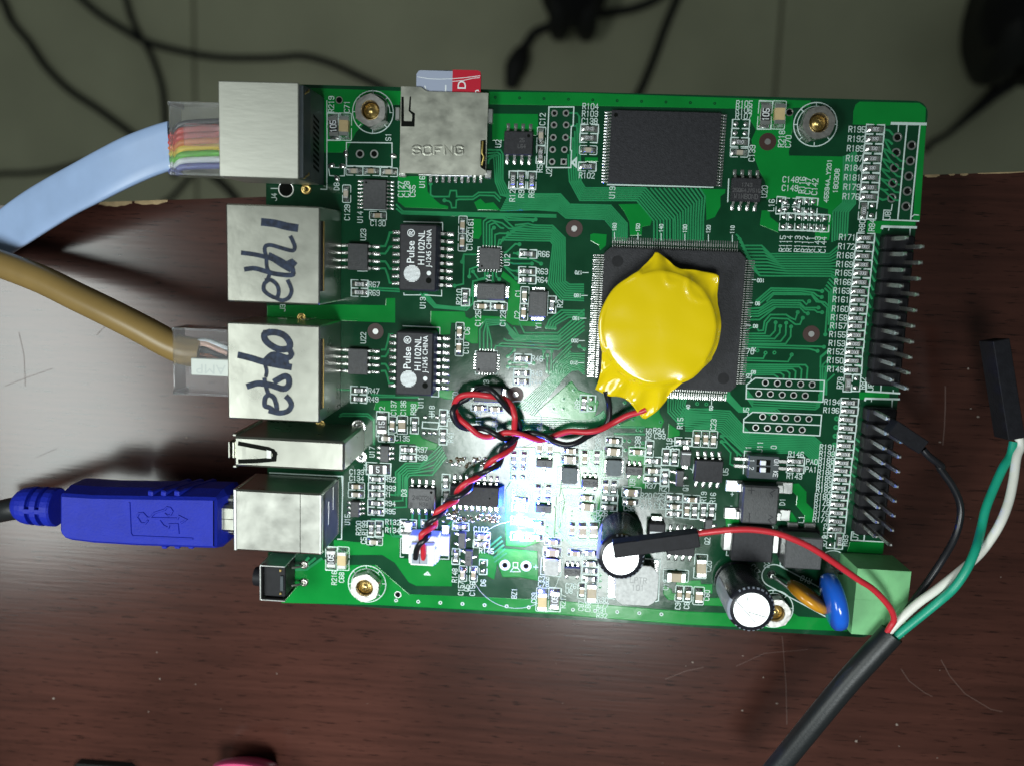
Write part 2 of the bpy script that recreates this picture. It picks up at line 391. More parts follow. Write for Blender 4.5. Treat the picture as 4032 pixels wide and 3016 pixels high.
def pour(r, *pts):
    global NP; NP += 1; z = 0.022 + 0.0004*NP
    P = [Vector(A(r, *p)) for p in pts]; n = len(P)
    if sum(P[i].x*P[(i+1)%n].y-P[(i+1)%n].x*P[i].y for i in range(n)) < 0: P = P[::-1]
    Q = []
    for i in range(n):                       # sloped edge where the mask runs over the copper
        d1 = (P[i]-P[i-1]).normalized(); d2 = (P[(i+1)%n]-P[i]).normalized(); nn = Vector((d1.y+d2.y, -d1.x-d2.x))
        if nn.length < .3: nn = Vector((d1.y, -d1.x))
        nn.normalize(); Q.append(P[i]+nn*0.13)
    vs = [(p.x, p.y, z) for p in P] + [(p.x, p.y, 0.002) for p in Q]
    POUR.add(vs, [tuple(range(n))] + [(i, n+i, n+(i+1)%n, (i+1)%n) for i in range(n)], 'mask_copper')
def clearance(r, pts, w=1.0):            # a gap etched in the copper: bare laminate strip laid into the pour
    POUR.ribbon([A(r, *p) for p in pts], w, 0.02, 0.04, 'mask_dark')
pour('_', (1165,352),(1240,352),(1568,362),(1572,412),(1500,415),(1400,520),(1360,600),(1240,600),(1240,430),(1165,400))
pour('_', (1572,362),(1930,366),(2290,370),(2750,386),(3190,400),(3190,422),(2960,428),(2560,420),(2150,413),(1925,410),(1572,400))
pour('b', (1215,555),(1700,560),(1700,700),(1690,780),(1340,835),(1215,835))
pour('b', (190,1235),(490,1235),(500,1400),(560,1470),(640,1540),(725,1560),(725,1580),(265,1560),(190,1500))
pour('b', (1020,1515),(1080,1480),(1130,1530),(1220,1520),(1290,1595),(1055,1590))
pour('c', (655,1260),(870,1260),(960,1340),(1005,1420),(990,1480),(900,1500),(895,1590),(780,1595),(775,1450),(720,1340))
pour('c', (1560,1095),(1805,1098),(1800,1130),(1750,1170),(1750,1280),(1690,1390),(1610,1425),(1605,1200))
pour('c', (350,1590),(380,1580),(515,1590),(505,1700),(455,1750),(440,1700),(350,1650))
pour('c', (290,755),(420,755),(420,790),(290,790))
pour('d', (150,135),(600,140),(605,290),(600,450),(560,700),(570,735),(1150,745),(1140,1230),(1050,1310),(990,1300),(870,1270),(660,1185),(420,1180),(330,1200),(320,1010),(260,900),(200,740),(170,560),(220,450),(150,330))
pour('d', (280,1330),(350,1330),(360,1400),(450,1470),(450,1560),(260,1480))
pour('d', (1340,150),(1985,165),(2050,215),(2045,370),(1690,360),(1660,395),(1270,385),(1278,250),(1300,180))
pour('d', (1995,400),(2055,400),(1985,1430),(1925,1430))
pour('d', (1000,1300),(1045,1320),(1000,1640),(860,1640),(860,1560),(1000,1500))
pour('h', (1430,65),(1940,70),(1935,118),(1590,112),(1560,190),(1420,180))
pour('e', (700,1122),(1480,1112),(1985,1118),(1990,1040),(2080,1040),(2080,1295),(1485,1272),(700,1275))
pour('f', (1000,178),(1085,182),(1085,340),(1060,385),(1000,380))
pour('f', (545,1180),(905,1188),(915,1240),(970,1268),(1040,1230),(1370,1245),(1390,1080),(1410,870),(1310,800),(1330,750),(1380,790),(1500,890),(1500,1290),(1740,1295),(1740,1340),(1430,1320),(1340,1260),(1140,1268),(1050,1340),(1050,1520),(990,1520),(920,1480),(900,1300),(760,1295),(745,1420),(660,1425),(545,1300))
pour('j', (500,650),(560,632),(960,640),(960,690),(900,780),(740,780),(480,720))
pour('j', (860,995),(960,995),(1000,1040),(1165,1100),(1140,1155),(960,1150),(930,1090),(700,1085),(860,1050))
pour('j', (1180,520),(1340,520),(1340,610),(1250,600),(1180,575))
pour('p', (440,685),(610,745),(610,960),(1180,985),(1180,1255),(800,1248),(720,1210),(570,1000),(430,912),(80,915),(85,870),(330,835),(440,800))
pour('_', (1110,2370),(1150,2245),(1290,2210),(1370,2225),(1480,2225),(1610,2340),(2150,2362),(2700,2408),(3100,2425),(3330,2440),(3335,2482),(2700,2455),(2150,2412),(1500,2378))
pour('o', (1700,900),(2000,930),(2100,980),(2207,960),(2207,1050),(1880,1050),(1700,1010))
pour('o', (1240,1230),(1420,1225),(1540,1110),(1610,1120),(1610,1215),(1400,1290),(1240,1290))
pour('r', (1410,565),(1500,565),(1580,650),(1580,770),(1660,850),(1650,990),(1570,990),(1570,900),(1480,790),(1490,690),(1430,630))
pour('r', (1390,860),(1430,880),(1480,960),(1470,985),(1390,980))
pour('r', (710,930),(850,940),(850,1000),(740,1000),(720,1060))
pour('k', (690,420),(760,520),(900,560),(980,640),(930,820),(880,850),(290,790),(330,740))
pour('k', (1340,830),(1640,640),(1640,760),(1690,850),(1660,920),(1340,900),(1180,900))
pour('k', (1750,880),(1860,960),(1860,1000),(1740,1030))
pour('k', (120,1190),(560,1190),(600,1320),(560,1655),(240,1655),(240,1440),(120,1430))
pour('q', (180,30),(430,30),(440,440),(640,440),(660,560),(640,1000),(330,1100),(120,1090),(120,480),(170,400))
pour('q', (720,470),(1160,480),(1160,700),(1100,1090),(830,1090),(700,930),(760,610))
pour('q', (900,60),(1190,60),(1190,480),(940,470))
pour('q', (1450,20),(1640,20),(1640,470),(1450,470))
pour('u', (180,440),(590,470),(600,780),(400,740),(220,740),(150,540))
pour('p', (1480,870),(1680,960),(1640,1180),(1570,1140),(1570,990),(1480,990))
pour('s', (180,655),(430,650),(440,690),(560,690),(560,780),(470,770),(330,700),(180,700))
pour('s', (40,700),(110,740),(130,790),(160,790),(160,850),(90,850),(40,790))
pour('s', (480,840),(690,840),(700,920),(480,910))
pour('s', (1530,1060),(1810,1060),(1830,1170),(1440,1140),(1440,1000))
pour('t', (570,710),(650,700),(680,760),(640,800),(570,800))
pour('t', (320,920),(680,920),(670,1040),(290,1020))
pour('l', (1890,540),(2207,545),(2207,600),(1960,600),(1890,610))
for x0 in range(0, 15):                  # stitching vias along the board edges
    x = 1950 + x0*96; VIA.ring(*at(x, 385 + (x-1950)*0.028, 0), 0.10, 0.24, 0.06, 'mask_dark', 8)
for x0 in range(0, 13):
    x = 1560 + x0*87; VIA.ring(*at(x, 2362 + (x-1560)*0.052, 0), 0.16, 0.36, 0.07, 'silk', 10); VIA.lathe(*at(x, 2362 + (x-1560)*0.052, 0), [(0.16, 0.0), (0.16, 0.05)], 'hole', 8)
# traces
def via(X, Y, r=0.34):
    TRACE.lathe(X, Y, [(r+0.02, 0.0), (r, 0.04), (0.12, 0.045)], 'mask_trace', 10, smooth=False, cap=False); TRACE.lathe(X, Y, [(0.12, 0.03), (0.12, 0.046)], 'hole', 6, smooth=False)
def trace(r, pts, w=0.20, ve=(0, 0)):
    P = [A(r, *p) for p in pts]; TRACE.ribbon(P, w, 0.0, 0.05, 'mask_trace', 0.06)
    if ve[0]: via(*P[0])
    if ve[1]: via(*P[-1])
def bundle(r, a, b_, n, w=0.20, ve=(0, 0)):
    for i in range(n):
        t = i/(n-1); trace(r, [(p[0]*(1-t)+q[0]*t, p[1]*(1-t)+q[1]*t) for p, q in zip(a, b_)], w, ve)
bundle('c', [(-300,1146),(20,1146),(120,1258),(565,1268),(742,1465),(742,1650)], [(-300,1310),(-10,1330),(80,1405),(500,1420),(590,1530),(590,1650)], 9)
bundle('b', [(1160,940),(1300,945),(1325,985),(1325,1270),(1400,1420),(1640,1422)], [(1165,1090),(1175,1045),(1225,1020),(1245,1290),(1300,1430),(1640,1520)], 5)
bundle('b', [(1390,1422),(1640,1424),(1940,1426)], [(1300,1600),(1640,1590),(1930,1590)], 9)
bundle('b', [(820,1450),(1000,1450),(1060,1405),(1240,1405),(1300,1470)], [(840,1480),(1000,1480),(1070,1435),(1230,1440),(1290,1500)], 2)
bundle('b', [(540,1310),(540,1430),(570,1450),(740,1450),(755,1385),(820,1385),(825,1450)], [(690,1490),(740,1500),(760,1520),(770,1570),(815,1570),(820,1490),(850,1480)], 2, ve=(1, 0))
bundle('b', [(180,1550),(240,1610),(1500,1640),(1900,1650)], [(180,1592),(235,1630),(1500,1660),(1900,1670)], 2)
bundle('f', [(170,20),(240,95),(1350,132),(1380,160),(1680,180)], [(170,65),(230,118),(1340,155),(1380,186),(1650,190)], 2, ve=(0, 1))
bundle('c', [(240,1010),(290,1078),(945,1078),(1245,1420),(1245,1650)], [(125,560),(130,1060),(280,1215),(850,1215),(1035,1440)], 1) if 0 else None
bundle('c', [(240,1005),(290,1080),(945,1080),(1245,1420),(1245,1650)], [(120,1010),(230,1214),(850,1216),(1035,1440),(1035,1650)], 7, ve=(0, 0))
bundle('c', [(222,300),(230,650),(240,1005)], [(105,720),(110,900),(120,1010)], 6)
trace('c', [(120,265),(200,268),(228,310),(230,560)]); trace('c', [(130,400),(190,405),(205,440),(200,700)]); trace('c', [(110,530),(160,540),(175,580),(175,800)])
bundle('c', [(1535,1085),(1590,1170),(1572,1400),(1568,1650)], [(1000,1085),(1260,1390),(1268,1450),(1268,1650)], 12)
bundle('h', [(0,205),(45,250),(70,325),(275,325),(365,415),(1010,415),(1100,335)], [(165,560),(200,600),(255,652),(400,655),(600,655),(1030,658),(1090,720)], 10)
bundle('d', [(1165,740),(1155,1240),(1050,1335),(1040,1660)], [(1300,680),(1290,1250),(1215,1340),(1200,1600)], 7)
trace('h', [(215,925),(375,788),(700,795),(860,808),(930,820)], ve=(0, 1)); trace('h', [(225,945),(385,812),(700,815),(840,838),(880,870),(925,885)], ve=(0, 1)); trace('h', [(235,970),(400,838),(700,840),(815,858)])
trace('h', [(330,930),(405,855),(815,858),(870,935),(920,940),(985,1000),(965,1290)], ve=(0, 1)); trace('h', [(815,850),(900,930),(960,940),(1030,1010),(1015,1240)], ve=(0, 1))
for i, (yy, tail) in enumerate(((918, [(720,922),(760,965),(790,930)]), (942, [(690,946),(740,1000),(890,1000)]), (967, [(690,970),(750,1020),(850,1024),(880,1048),(930,1050)]), (992, [(690,996),(740,1050),(775,1062)]))):
    trace('h', [(125,1010+i*28),(240,1008+i*28) if i else (260,1000),(385+i*8,yy)] + tail, ve=(0, 1))
trace('h', [(118,1130),(250,1130),(420,1000)])
trace('h', [(110,1245),(160,1215),(230,1205)]); trace('h', [(230,1230),(240,1250),(290,1245),(305,1150),(370,1075),(540,1075),(590,1110),(640,1130),(665,1050)], ve=(0, 1)); trace('h', [(95,1280),(310,1280),(330,1170),(380,1112),(560,1120),(640,1180),(690,1180),(720,1110)], ve=(0, 1))
for i, (x, y) in enumerate(((425,1160),(475,1200),(540,1165),(593,1205))): trace('h', [(95,1305+i*28),(x-60,1308+i*28),(x-5,1250+i*22),(x,y)], ve=(0, 1))
bundle('h', [(85,1400),(900,1420),(950,1425)], [(85,1425),(790,1445),(880,1470)], 2, ve=(0, 1))
for x, y in ((315,1490),(412,1488),(600,1510),(228,1465)): via(*A('h', x, y))
bundle('h', [(75,1545),(290,1550),(315,1500)], [(75,1570),(560,1585),(600,1515)], 2)
bundle('l', [(630,235),(1300,240),(1325,268),(1315,400)], [(615,345),(960,345),(1000,372),(1000,380)], 6)
bundle('h', [(960,790),(1005,830),(1000,1180)], [(1010,690),(1075,760),(1060,1240)], 4)
bundle('l', [(0,712),(480,738),(700,985),(1390,1015),(1470,1085)], [(0,950),(380,958),(630,1190),(1290,1192),(1440,1330)], 11)
bundle('l', [(475,510),(475,560),(600,700),(990,718),(1025,750)], [(412,575),(430,600),(580,748),(860,745),(915,780)], 5)
bundle('l', [(670,520),(740,610),(1420,650),(1500,560),(1560,100)], [(670,600),(730,690),(1410,720),(1450,690),(1450,560)], 4)
bundle('l', [(640,1190),(480,1010),(390,1010)], [(600,1220),(440,1075),(390,1070)], 2, ve=(0, 1)); trace('l', [(390,1075),(490,1190),(480,1310),(520,1330)]); trace('l', [(395,1015),(560,1200),(560,1230)])
for a_, c_, d_ in ((150, 1462, 70), (240, 1484, 150), (330, 1506, 250), (420, 1528, 345)): trace('l', [(c_,560),(c_+4,a_),(1560+ (c_-1462)*.8,d_)])
bundle('f', [(1460,240),(1600,225),(1660,242),(1865,247),(2000,380),(2000,850),(2050,885),(2200,885)], [(1270,480),(1285,400),(1700,410),(1840,412),(1870,450),(1820,880),(1960,1050),(2200,1060)], 8)
bundle('f', [(1115,470),(1115,200),(1160,165),(1330,165),(1450,280),(1860,300)], [(1180,470),(1180,240),(1240,215),(1300,270),(1330,275),(1331,276)], 3)
for P in ([(1205,470),(1205,290),(1228,270)], [(1240,470),(1240,345),(1290,330),(1380,332)], [(1340,540),(1360,540),(1460,445),(1505,450)], [(1330,600),(1640,610),(1740,660)], [(1330,625),(1440,660),(1640,660)], [(1440,545),(1490,550)], [(1340,680),(1420,735),(1490,740)], [(1340,690),(1470,820)], [(1030,560),(900,560),(880,640)], [(1050,690),(965,720),(960,800)], [(1130,760),(1130,810),(1060,830),(1000,745)], [(1160,760),(1150,820),(1000,850),(985,1000),(930,1080),(920,1130),(600,1130),(480,1000)], [(1250,760),(1255,800),(1285,830)], [(900,560),(895,880),(800,900)], [(1215,760),(1215,860)]): trace('f', P, ve=(0, 1))
bundle('f', [(430,985),(580,1135),(930,1165),(1000,1090),(1000,860)], [(500,990),(600,1110),(870,1138),(930,1120),(930,1110)], 3)
bundle('f', [(0,322),(60,322),(60,470),(0,480)], [(20,322),(120,322),(60,330),(60,330)], 1) if 0 else None
for y0, y1 in ((470,322),(550,475),(635,715),(712,868)): trace('f', [(0,y0),(45,y0),(75,(y0+y1)/2),(95,y1),(135,y1)], 0.28)
for y0, y1 in ((75,-90),(150,75),(230,300),(305,440)): trace('j', [(560,y0),(600,y0),(625,(y0+y1)/2),(640,y1),(680,y1)], 0.28)
bundle('f', [(-140,915),(0,925),(200,935)], [(-140,940),(0,950),(200,962)], 2); bundle('j', [(450,560),(700,572)], [(460,585),(960,592)], 2)
bundle('f', [(1075,1600),(1075,1370),(1140,1265),(1320,1265),(1480,1440),(1950,1440)], [(1200,1600),(1200,1500),(1160,1330),(1340,1310),(1450,1480),(1945,1490)], 4)
bundle('f', [(1500,1290),(1560,1410),(1920,1410),(2207,1160)], [(1230,1600),(1250,1550),(1930,1590),(2207,1380)], 6)
bundle('f', [(1800,1350),(1830,1270),(1960,1165),(2207,1170)], [(1890,1360),(1900,1320),(2040,1240),(2207,1245)], 4, ve=(1, 0))
bundle('k', [(830,120),(680,118),(500,240),(500,330),(110,690)], [(830,340),(770,290),(690,300),(600,380),(270,790)], 9)
bundle('k', [(700,-10),(560,130),(470,230),(470,330),(440,340)], [(640,250),(610,280),(605,330),(605,370),(590,380)], 6)
bundle('k', [(0,830),(880,845),(1010,770),(1040,740)], [(0,960),(860,960),(960,900),(1080,850)], 7)
bundle('k', [(1740,590),(1740,750),(1880,900)], [(1940,590),(1920,670),(1960,720)], 8)
bundle('k', [(1900,720),(2207,715)], [(1840,880),(2207,935)], 8)
for P in ([(70,80),(0,150)], [(20,215),(280,225)], [(0,262),(200,262)], [(390,95),(380,165)], [(475,95),(470,250),(470,320)], [(430,140),(425,310)], [(775,40),(830,70)]): trace('k', P, ve=(1, 1))
for x, y in ((605,613),(600,715),(495,718),(715,510),(760,610),(1405,945),(1450,950),(1268,650),(1360,830),(1210,880),(1260,1062),(1318,1065),(1275,1163),(1465,1085),(2055,660),(2155,665),(1658,858)): via(*A('k', x, y))
bundle('k', [(1160,910),(1480,915)], [(1160,985),(1480,990)], 2, 0.3)
bundle('j', [(1200,1105),(1160,1150),(1000,1305),(820,1305),(712,1400),(712,1655)], [(1260,1240),(1110,1432),(900,1432),(860,1440),(838,1470),(838,1660)], 6)
bundle('p', [(575,30),(575,190),(520,200)], [(690,60),(690,400),(560,405)], 4)
bundle('j', [(100,800),(130,790),(400,792),(470,840),(470,1090)], [(110,780),(140,765),(410,768),(480,830),(480,1100)], 2)
for P in ([(340,590),(230,600)], [(100,505),(230,512)], [(470,840),(470,1100)], [(700,1650),(640,1640)]): trace('j', P)
bundle('p', [(310,530),(530,535),(545,680),(560,710),(800,712)], [(470,580),(500,640),(520,690),(540,720),(840,740)], 2)
bundle('p', [(1020,700),(1190,550)], [(1060,705),(1220,560)], 2, 0.25)
for x in (755, 830, 905): trace('p', [(x,480),(x,630)], 0.25)
for P in ([(250,430),(250,900),(420,900)],): trace('q', P)
bundle('q', [(680,900),(690,640),(760,600)], [(760,900),(760,680),(1000,670)], 3)
bundle('q', [(120,1180),(0,1270)], [(60,1000),(-60,1100)], 5, 0.25)
for P in ([(700,920),(830,1090),(1100,1100)], [(800,980),(840,1040),(1120,1045)], [(1040,100),(1040,180),(1120,260),(1150,350),(1350,360)], [(985,200),(1050,300)], [(1110,210),(1110,280)], [(560,840),(620,870),(630,1000)], [(420,260),(420,360),(470,360)], [(380,440),(510,390)], [(150,560),(160,700)]): trace('q', P, 0.25)
for x, y in ((785,463),(775,550),(835,718),(835,766),(832,815),(570,885),(567,950),(670,955),(735,1028),(645,670),(517,455),(1042,768),(1415,60),(1145,1412),(1140,1475),(1138,1545)): via(*A('q', x, y), 0.3)
for P in ([(800,350),(840,270),(1050,280)], [(20,300),(20,600)]): pass
trace('h', [(1100,1640),(910,1640),(915,1540),(1005,1465)])
for i in range(8): trace('d', [(1610+i*-12,445+i*105),(1660-i*10,455+i*108),(1700-i*10,500+i*100)], 0.25); 
for i in range(6): trace('d', [(1600-i*14,540+i*105),(1680-i*14,690+i*85),(1780-i*14,785+i*85),(1830-i*14,790+i*85)], 0.2)
for i in range(15): trace('h', [(1500-i*15,220+i*95),(1560-i*15,330+i*95)], 0.25)
for i in range(12): trace('r', [(2110-i*18,60+i*90),(2180-i*18,120+i*90)], 0.25)
for i in range(6): via(*A('l', 1640-i*8, 820+i*95), 0.45)
bundle('o', [(1230,1190),(1340,1180),(1420,1090)], [(1230,1220),(1400,1215),(1560,1100)], 3, 0.4)

# silkscreen lettering
LBL = """a 90 1392 448 R219|a 90 1562 475 C71|a 90 2012 803 S1|a 90 1450 1340 D8|a 90 772 1455 J4|b 90 215 1370 C127|b 90 280 1370 C128|b 90 345 1390 C55|e 90 1565 105 C129|e 90 1705 155 U14|e 0 1900 222 C130
b 90 1275 875 U2|b 90 1755 610 C12|b 90 1725 1145 R5|b 90 1825 1190 J2|b 90 1428 1440 R12|b 90 1525 1420 R9|b 90 1635 1420 R6|b 90 448 1290 U16|c 0 345 195 R104|c 0 340 275 R103|c 0 335 355 C138|c 0 305 945 R102
c 0 2015 165 R105|c 0 2010 232 R106|c 0 2008 302 R107|c 90 2098 705 C139|c 90 580 1130 U19|d 90 302 1120 U20|d 90 487 548 R218|d 90 560 575 C70|d 90 1362 1490 R80|d 90 1470 1485 R84|d 0 588 990 C148|d 0 580 1082 C149|d 90 710 1050 R116|d 90 775 1060 C147|d 90 848 1068 C142|d 90 378 1268 L16
h 90 497 305 R115|h 90 570 305 R114|h 90 660 308 R113|h 90 735 312 R112|h 90 803 315 R111|h 90 875 315 C143|h 90 940 318 C144|l 90 1675 435 R78|l 90 1922 440 R82|l 0 1590 640 R194|l 0 1580 730 R196|l 0 1540 1130 R191|l 0 1535 1200 R193|l 0 1528 1270 R188|l 0 1522 1333 R190|l 0 1515 1400 R186|l 0 1508 1467 R185|l 0 1502 1533 R183|l 0 1500 1590 R182
l 90 685 375 J9|l 90 655 740 J5|l 90 300 885 C23|l 90 432 1395 U5|l 0 1198 1205 R146|l 0 1180 1445 R143|l 0 1370 1287 PA0|l 0 1360 1370 PA1|l 90 680 1135 1|l 90 805 1125 J11|l 90 955 1130 0|r 0 1762 693 R180|r 0 1757 757 R178|r 0 1752 820 R177|r 0 1747 885 R175|r 0 1738 950 R174|r 90 1800 1070 R173|r 90 1780 1180 R79|r 90 2005 1175 R83
r 90 95 125 R18|r 90 150 150 R17|r 0 50 615 R21|r 90 275 600 Q1|r 90 470 705 R19|r 90 570 715 R16|r 90 510 1180 Q2|r 90 525 1455 C20|r 90 1325 755 D1|r 90 1530 945 L1|s 90 60 690 C19|s 90 190 920 C9|s 90 285 915 C8|s 90 505 805 C60|s 90 1155 465 D2|t 90 375 855 J7|m 90 540 755 J6|r 0 780 672 +|r 0 770 800 -
j 0 475 520 R47|j 0 465 612 R49|j 90 565 730 F2|j 90 690 705 C137|j 90 795 705 C136|j 90 905 720 R98|j 90 1105 740 U18|j 90 985 645 U11|j 0 785 1035 C135|j 90 455 1180 U17|j 0 1000 1157 R97|j 0 997 1243 R99|j 90 395 1340 F1|j 0 290 1398 C133|j 0 288 1468 C134|j 0 655 1478 R92|j 0 655 1575 R93|j 0 625 1640 R1|j 90 1610 825 C113|j 90 1790 830 C111|j 90 1310 790 R13|j 90 1310 1020 R41
k 0 318 172 R46|k 0 312 335 R43|k 0 305 425 R44|k 90 1530 985 R35|k 0 1640 950 R34|k 0 1650 1010 C93|k 90 1410 1070 C88|k 90 1870 870 R15|k 90 755 670 R8|k 90 825 1070 C11|k 90 980 1090 R28|k 0 360 1200 41C|k 90 350 905 54|k 90 480 905 25
p 0 515 360 R94|p 0 515 445 R95|p 90 50 535 U15|p 90 172 625 R200|p 90 238 625 R199|p 90 225 760 C5|p 0 542 562 R132|p 0 540 650 R134|p 90 665 245 D3|p 90 1215 1140 R148|p 90 1282 1280 C157|p 90 1345 1275 Q5|p 90 1407 1285 C156|p 90 1525 1220 D6|p 0 1500 640 C102|p 0 1560 875 R145|p 90 1862 1335 BZ1|p 0 980 695 58|o 90 1700 1305 R216|o 90 1780 1300 C68|p 0 1920 235 R122
q 0 1690 445 R37|q 0 830 572 C83|q 0 825 635 C82|q 0 1160 740 R26|q 0 1130 795 R27|q 0 1455 690 C96|q 90 1490 405 U9|q 0 1640 550 R20|q 0 1780 550 C25|q 0 1635 610 C15|q 0 1640 675 R17|q 90 1755 640 C24|q 90 1812 640 R22|q 0 1055 1060 C16|q 90 660 500 R12|q 90 385 330 R31|q 0 470 925 123
u 90 560 970 C69|u 90 875 1005 R217|u 90 1070 1055 C87|u 90 1145 1065 C86|u 0 1305 990 R30|u 0 1310 1050 C77|u 0 1293 1103 R31|u 0 1297 1163 R32|u 0 665 765 C79|u 0 662 822 C78|u 0 960 840 C76|u 0 940 895 U8
f 90 975 250 C161|f 90 965 430 C162|f 90 455 1085 U13|f 90 850 1020 R210|f 90 1370 620 U12|f 0 1768 557 R66|f 0 1752 745 R63|f 0 1750 838 R64|f 90 1170 820 Y4|f 90 1055 1255 C125|f 90 1325 1255 C123|f 90 1490 980 C1|f 90 1480 1215 C2|f 90 1945 1095 R2|f 90 1710 1330 Y1|f 90 935 1390 C6|f 90 925 1575 C10|e 90 1740 345 U23|e 90 1740 1465 U22|e 0 1860 887 R67|e 0 1858 978 R69|e 90 865 1140 J3
d 90 1640 1380 J8|b 90 448 1290 U16|j 90 1695 440 Y3|j 90 1360 590 R50|l 0 700 95 70"""
for t_, x, y in (('R195',1308,445),('R192',1300,548),('R189',1290,652),('R187',1280,760),('R184',1268,863),('R181',1257,967),('R179',1252,1070),('R176',1242,1173)): text(SILK, t_, *A('d', x, y), 0.07, 0.92)
for t_, x, y in (('R171',1400,240),('R172',1390,340),('R168',1378,437),('R169',1370,533),('R165',1360,627),('R166',1350,725),('R163',1337,820),('R161',1330,915),('R160',1322,1017),('R158',1310,1112),('R157',1303,1200),('R155',1293,1295),('R153',1287,1390),('R152',1273,1480),('R150',1268,1575)): text(SILK, t_, *A('h', x-197, y-4), 0.07, 0.92)
text(SILK, 'R149', *A('l', 1625, 288), 0.07, 0.92)
for s in LBL.replace('\n', '|').split('|'):
    r, rot, x, y, t = s.split(); text(SILK, t, *A(r, float(x), float(y)), 0.07, 0.90, math.radians(int(rot)))
text(SILK, '45594A_Y201', *A('d', 990, 1005), 0.07, 0.66, math.pi/2, wide=1.05); text(SILK, '180308', *A('d', 1082, 1005), 0.07, 0.72, math.pi/2, wide=1.0)
for i, (n_, x) in enumerate((('160',605),('150',860),('140',1112),('130',1370),('120',1625),('110',1885))):
    y = 1590 + (x-605)*0.022; text(SILK, n_, *A('c', x, y-85), 0.07, 0.6, math.pi/2); SILK.ribbon([A('c', x, y-25), A('c', x, y+45)], 0.14, 0.05, 0.07, 'silk')
for n_, x, y in (('170',215,620),('180',205,868),('190',190,1115),('200',175,1358),('210',165,1597)):
    text(SILK, n_, *A('g', x, y), 0.07, 0.55, math.pi); SILK.ribbon([A('g', x+45, y), A('g', x+105, y)], 0.14, 0.05, 0.07, 'silk')
for n_, x, y in (('100',262,705),('90',228,955),('80',205,1200),('70',185,1452)):
    text(SILK, n_, *A('h', x, y), 0.07, 0.55, math.pi); SILK.ribbon([A('h', x-55, y-8), A('h', x-100, y-10)], 0.14, 0.05, 0.07, 'silk')
text(SILK, '50', *A('l', 275, 705), 0.07, 0.55, math.pi/2); SILK.ribbon([A('l', 280, 630), A('l', 280, 670)], 0.14, 0.05, 0.07, 'silk'); text(SILK, '40', *A('l', 25, 695), 0.07, 0.55, math.pi/2); text(SILK, '60', *A('l', 735, 318), 0.07, 0.55, math.pi)
def sline(r, *pts, w=0.15, close=False):
    P = [A(r, *p) for p in pts]; SILK.ribbon(P + ([P[0]] if close else []), w, 0.05, 0.07, 'silk')
def sarc(cx, cy, r, a0=0, a1=360, w=0.15, n=36):
    SILK.ribbon([(cx+r*math.cos(math.radians(a0+(a1-a0)*i/n)), cy+r*math.sin(math.radians(a0+(a1-a0)*i/n))) for i in range(n+1)], w, 0.05, 0.07, 'silk')
sline('b', (1825,478),(2095,478),(2088,680),(2068,690),(2058,945),(2070,950),(2062,1135),(1797,1135), close=True, w=.2)
sline('b', (2075,1080),(2120,1040),(2120,1122), close=True, w=.4)
sline('a', (1557,862),(2052,868),(2052,1128),(1557,1115), close=True, w=.18)
sline('a', (1345,410),(1345,1372),(1280,1370)); sline('a', (740,1362),(810,1362))
sline('a', (1365,1150),(1375,1222),(1420,1225)); sline('a', (1535,1150),(1535,1225),(1490,1225)); sline('a', (1430,1135),(1475,1135))
sline('l', (660,455),(755,382),(1505,410),(1490,640),(655,605), close=True, w=.2); sline('l', (660,490),(1500,520), w=.2)
sline('l', (630,825),(725,750),(1475,780),(1455,1005),(625,965), close=True, w=.2); sline('l', (630,858),(1465,893), w=.2)
sline('d', (1690,380),(2050,387), w=.45); sline('d', (1758,400),(1755,470)); sline('d', (1850,395),(1750,1425), w=.22); sline('d', (1992,395),(1890,1420), w=.22); sline('d', (1590,1425),(1975,1440), w=.22); sline('d', (1590,1425),(1600,1320),(1680,1325),(1690,1260)); sline('d', (1895,1400),(1930,1370),(1975,1375))
sline('h', (1580,135),(1585,120),(1945,130), w=.4); sline('h', (1655,140),(1650,160)); sline('h', (1885,140),(1880,230), w=.2)
sline('m', (490,705),(490,800),(850,823), w=.3); sline('m', (490,705),(600,705)); sline('m', (655,705),(650,805), w=.2); sline('m', (785,790),(785,820)); sline('m', (480,895),(485,878),(845,887), w=.35); sline('m', (775,890),(768,1010), w=.2); sline('m', (550,890),(548,910))
sline('t', (335,805),(325,895),(680,915), w=.2); sline('t', (335,805),(400,805)); sline('t', (475,820),(465,905), w=.2)
sline('f', (250,205),(670,215),(670,330)); sline('f', (250,980),(250,1000),(430,1000)); sline('f', (480,1000),(660,1012),(660,950))
sline('f', (240,1335),(640,1352),(640,1420)); sline('j', (1100,580),(1180,585),(1180,500))
for r, x0, y0, x1, y1 in (('f',1055,480,1305,745),('j',1578,90,1815,340)):
    for sx, sy in ((0,0),(1,0),(0,1),(1,1)):
        X = (x0, x1)[sx]; Y = (y0, y1)[sy]; dx = 28*(1-2*sx); dy = 28*(1-2*sy); sline(r, (X+dx, Y), (X, Y), (X, Y+dy))
sline('c', (530,1045),(1675,1073), w=.22); sline('c', (1845,985),(1835,1230), w=.2); sline('e', (1750,75),(1985,78)); sline('e', (1680,740),(1780,742))
sline('f', (1050,1062),(1345,1072), w=.2); sline('f', (1815,970),(1805,1220), w=.2); sline('j', (1005,855),(1185,865),(1170,935),(1000,920), close=True, w=.2); sline('j', (1105,745),(1105,810))
sarc(*A('p', 1875, 1030), 9.6*0.87, w=.07); sarc(*A('j', 2050, 880), 4.2, w=.1)
sline('p', (1850,1000),(1900,1000),(1900,1050),(1850,1050), close=True, w=.12); sline('p', (1850,1060),(1900,1060),(1930,1100),(1820,1100), close=True, w=.12); sline('p', (2075,1050),(2120,1052), w=.12); sline('p', (2097,1030),(2097,1075), w=.12)
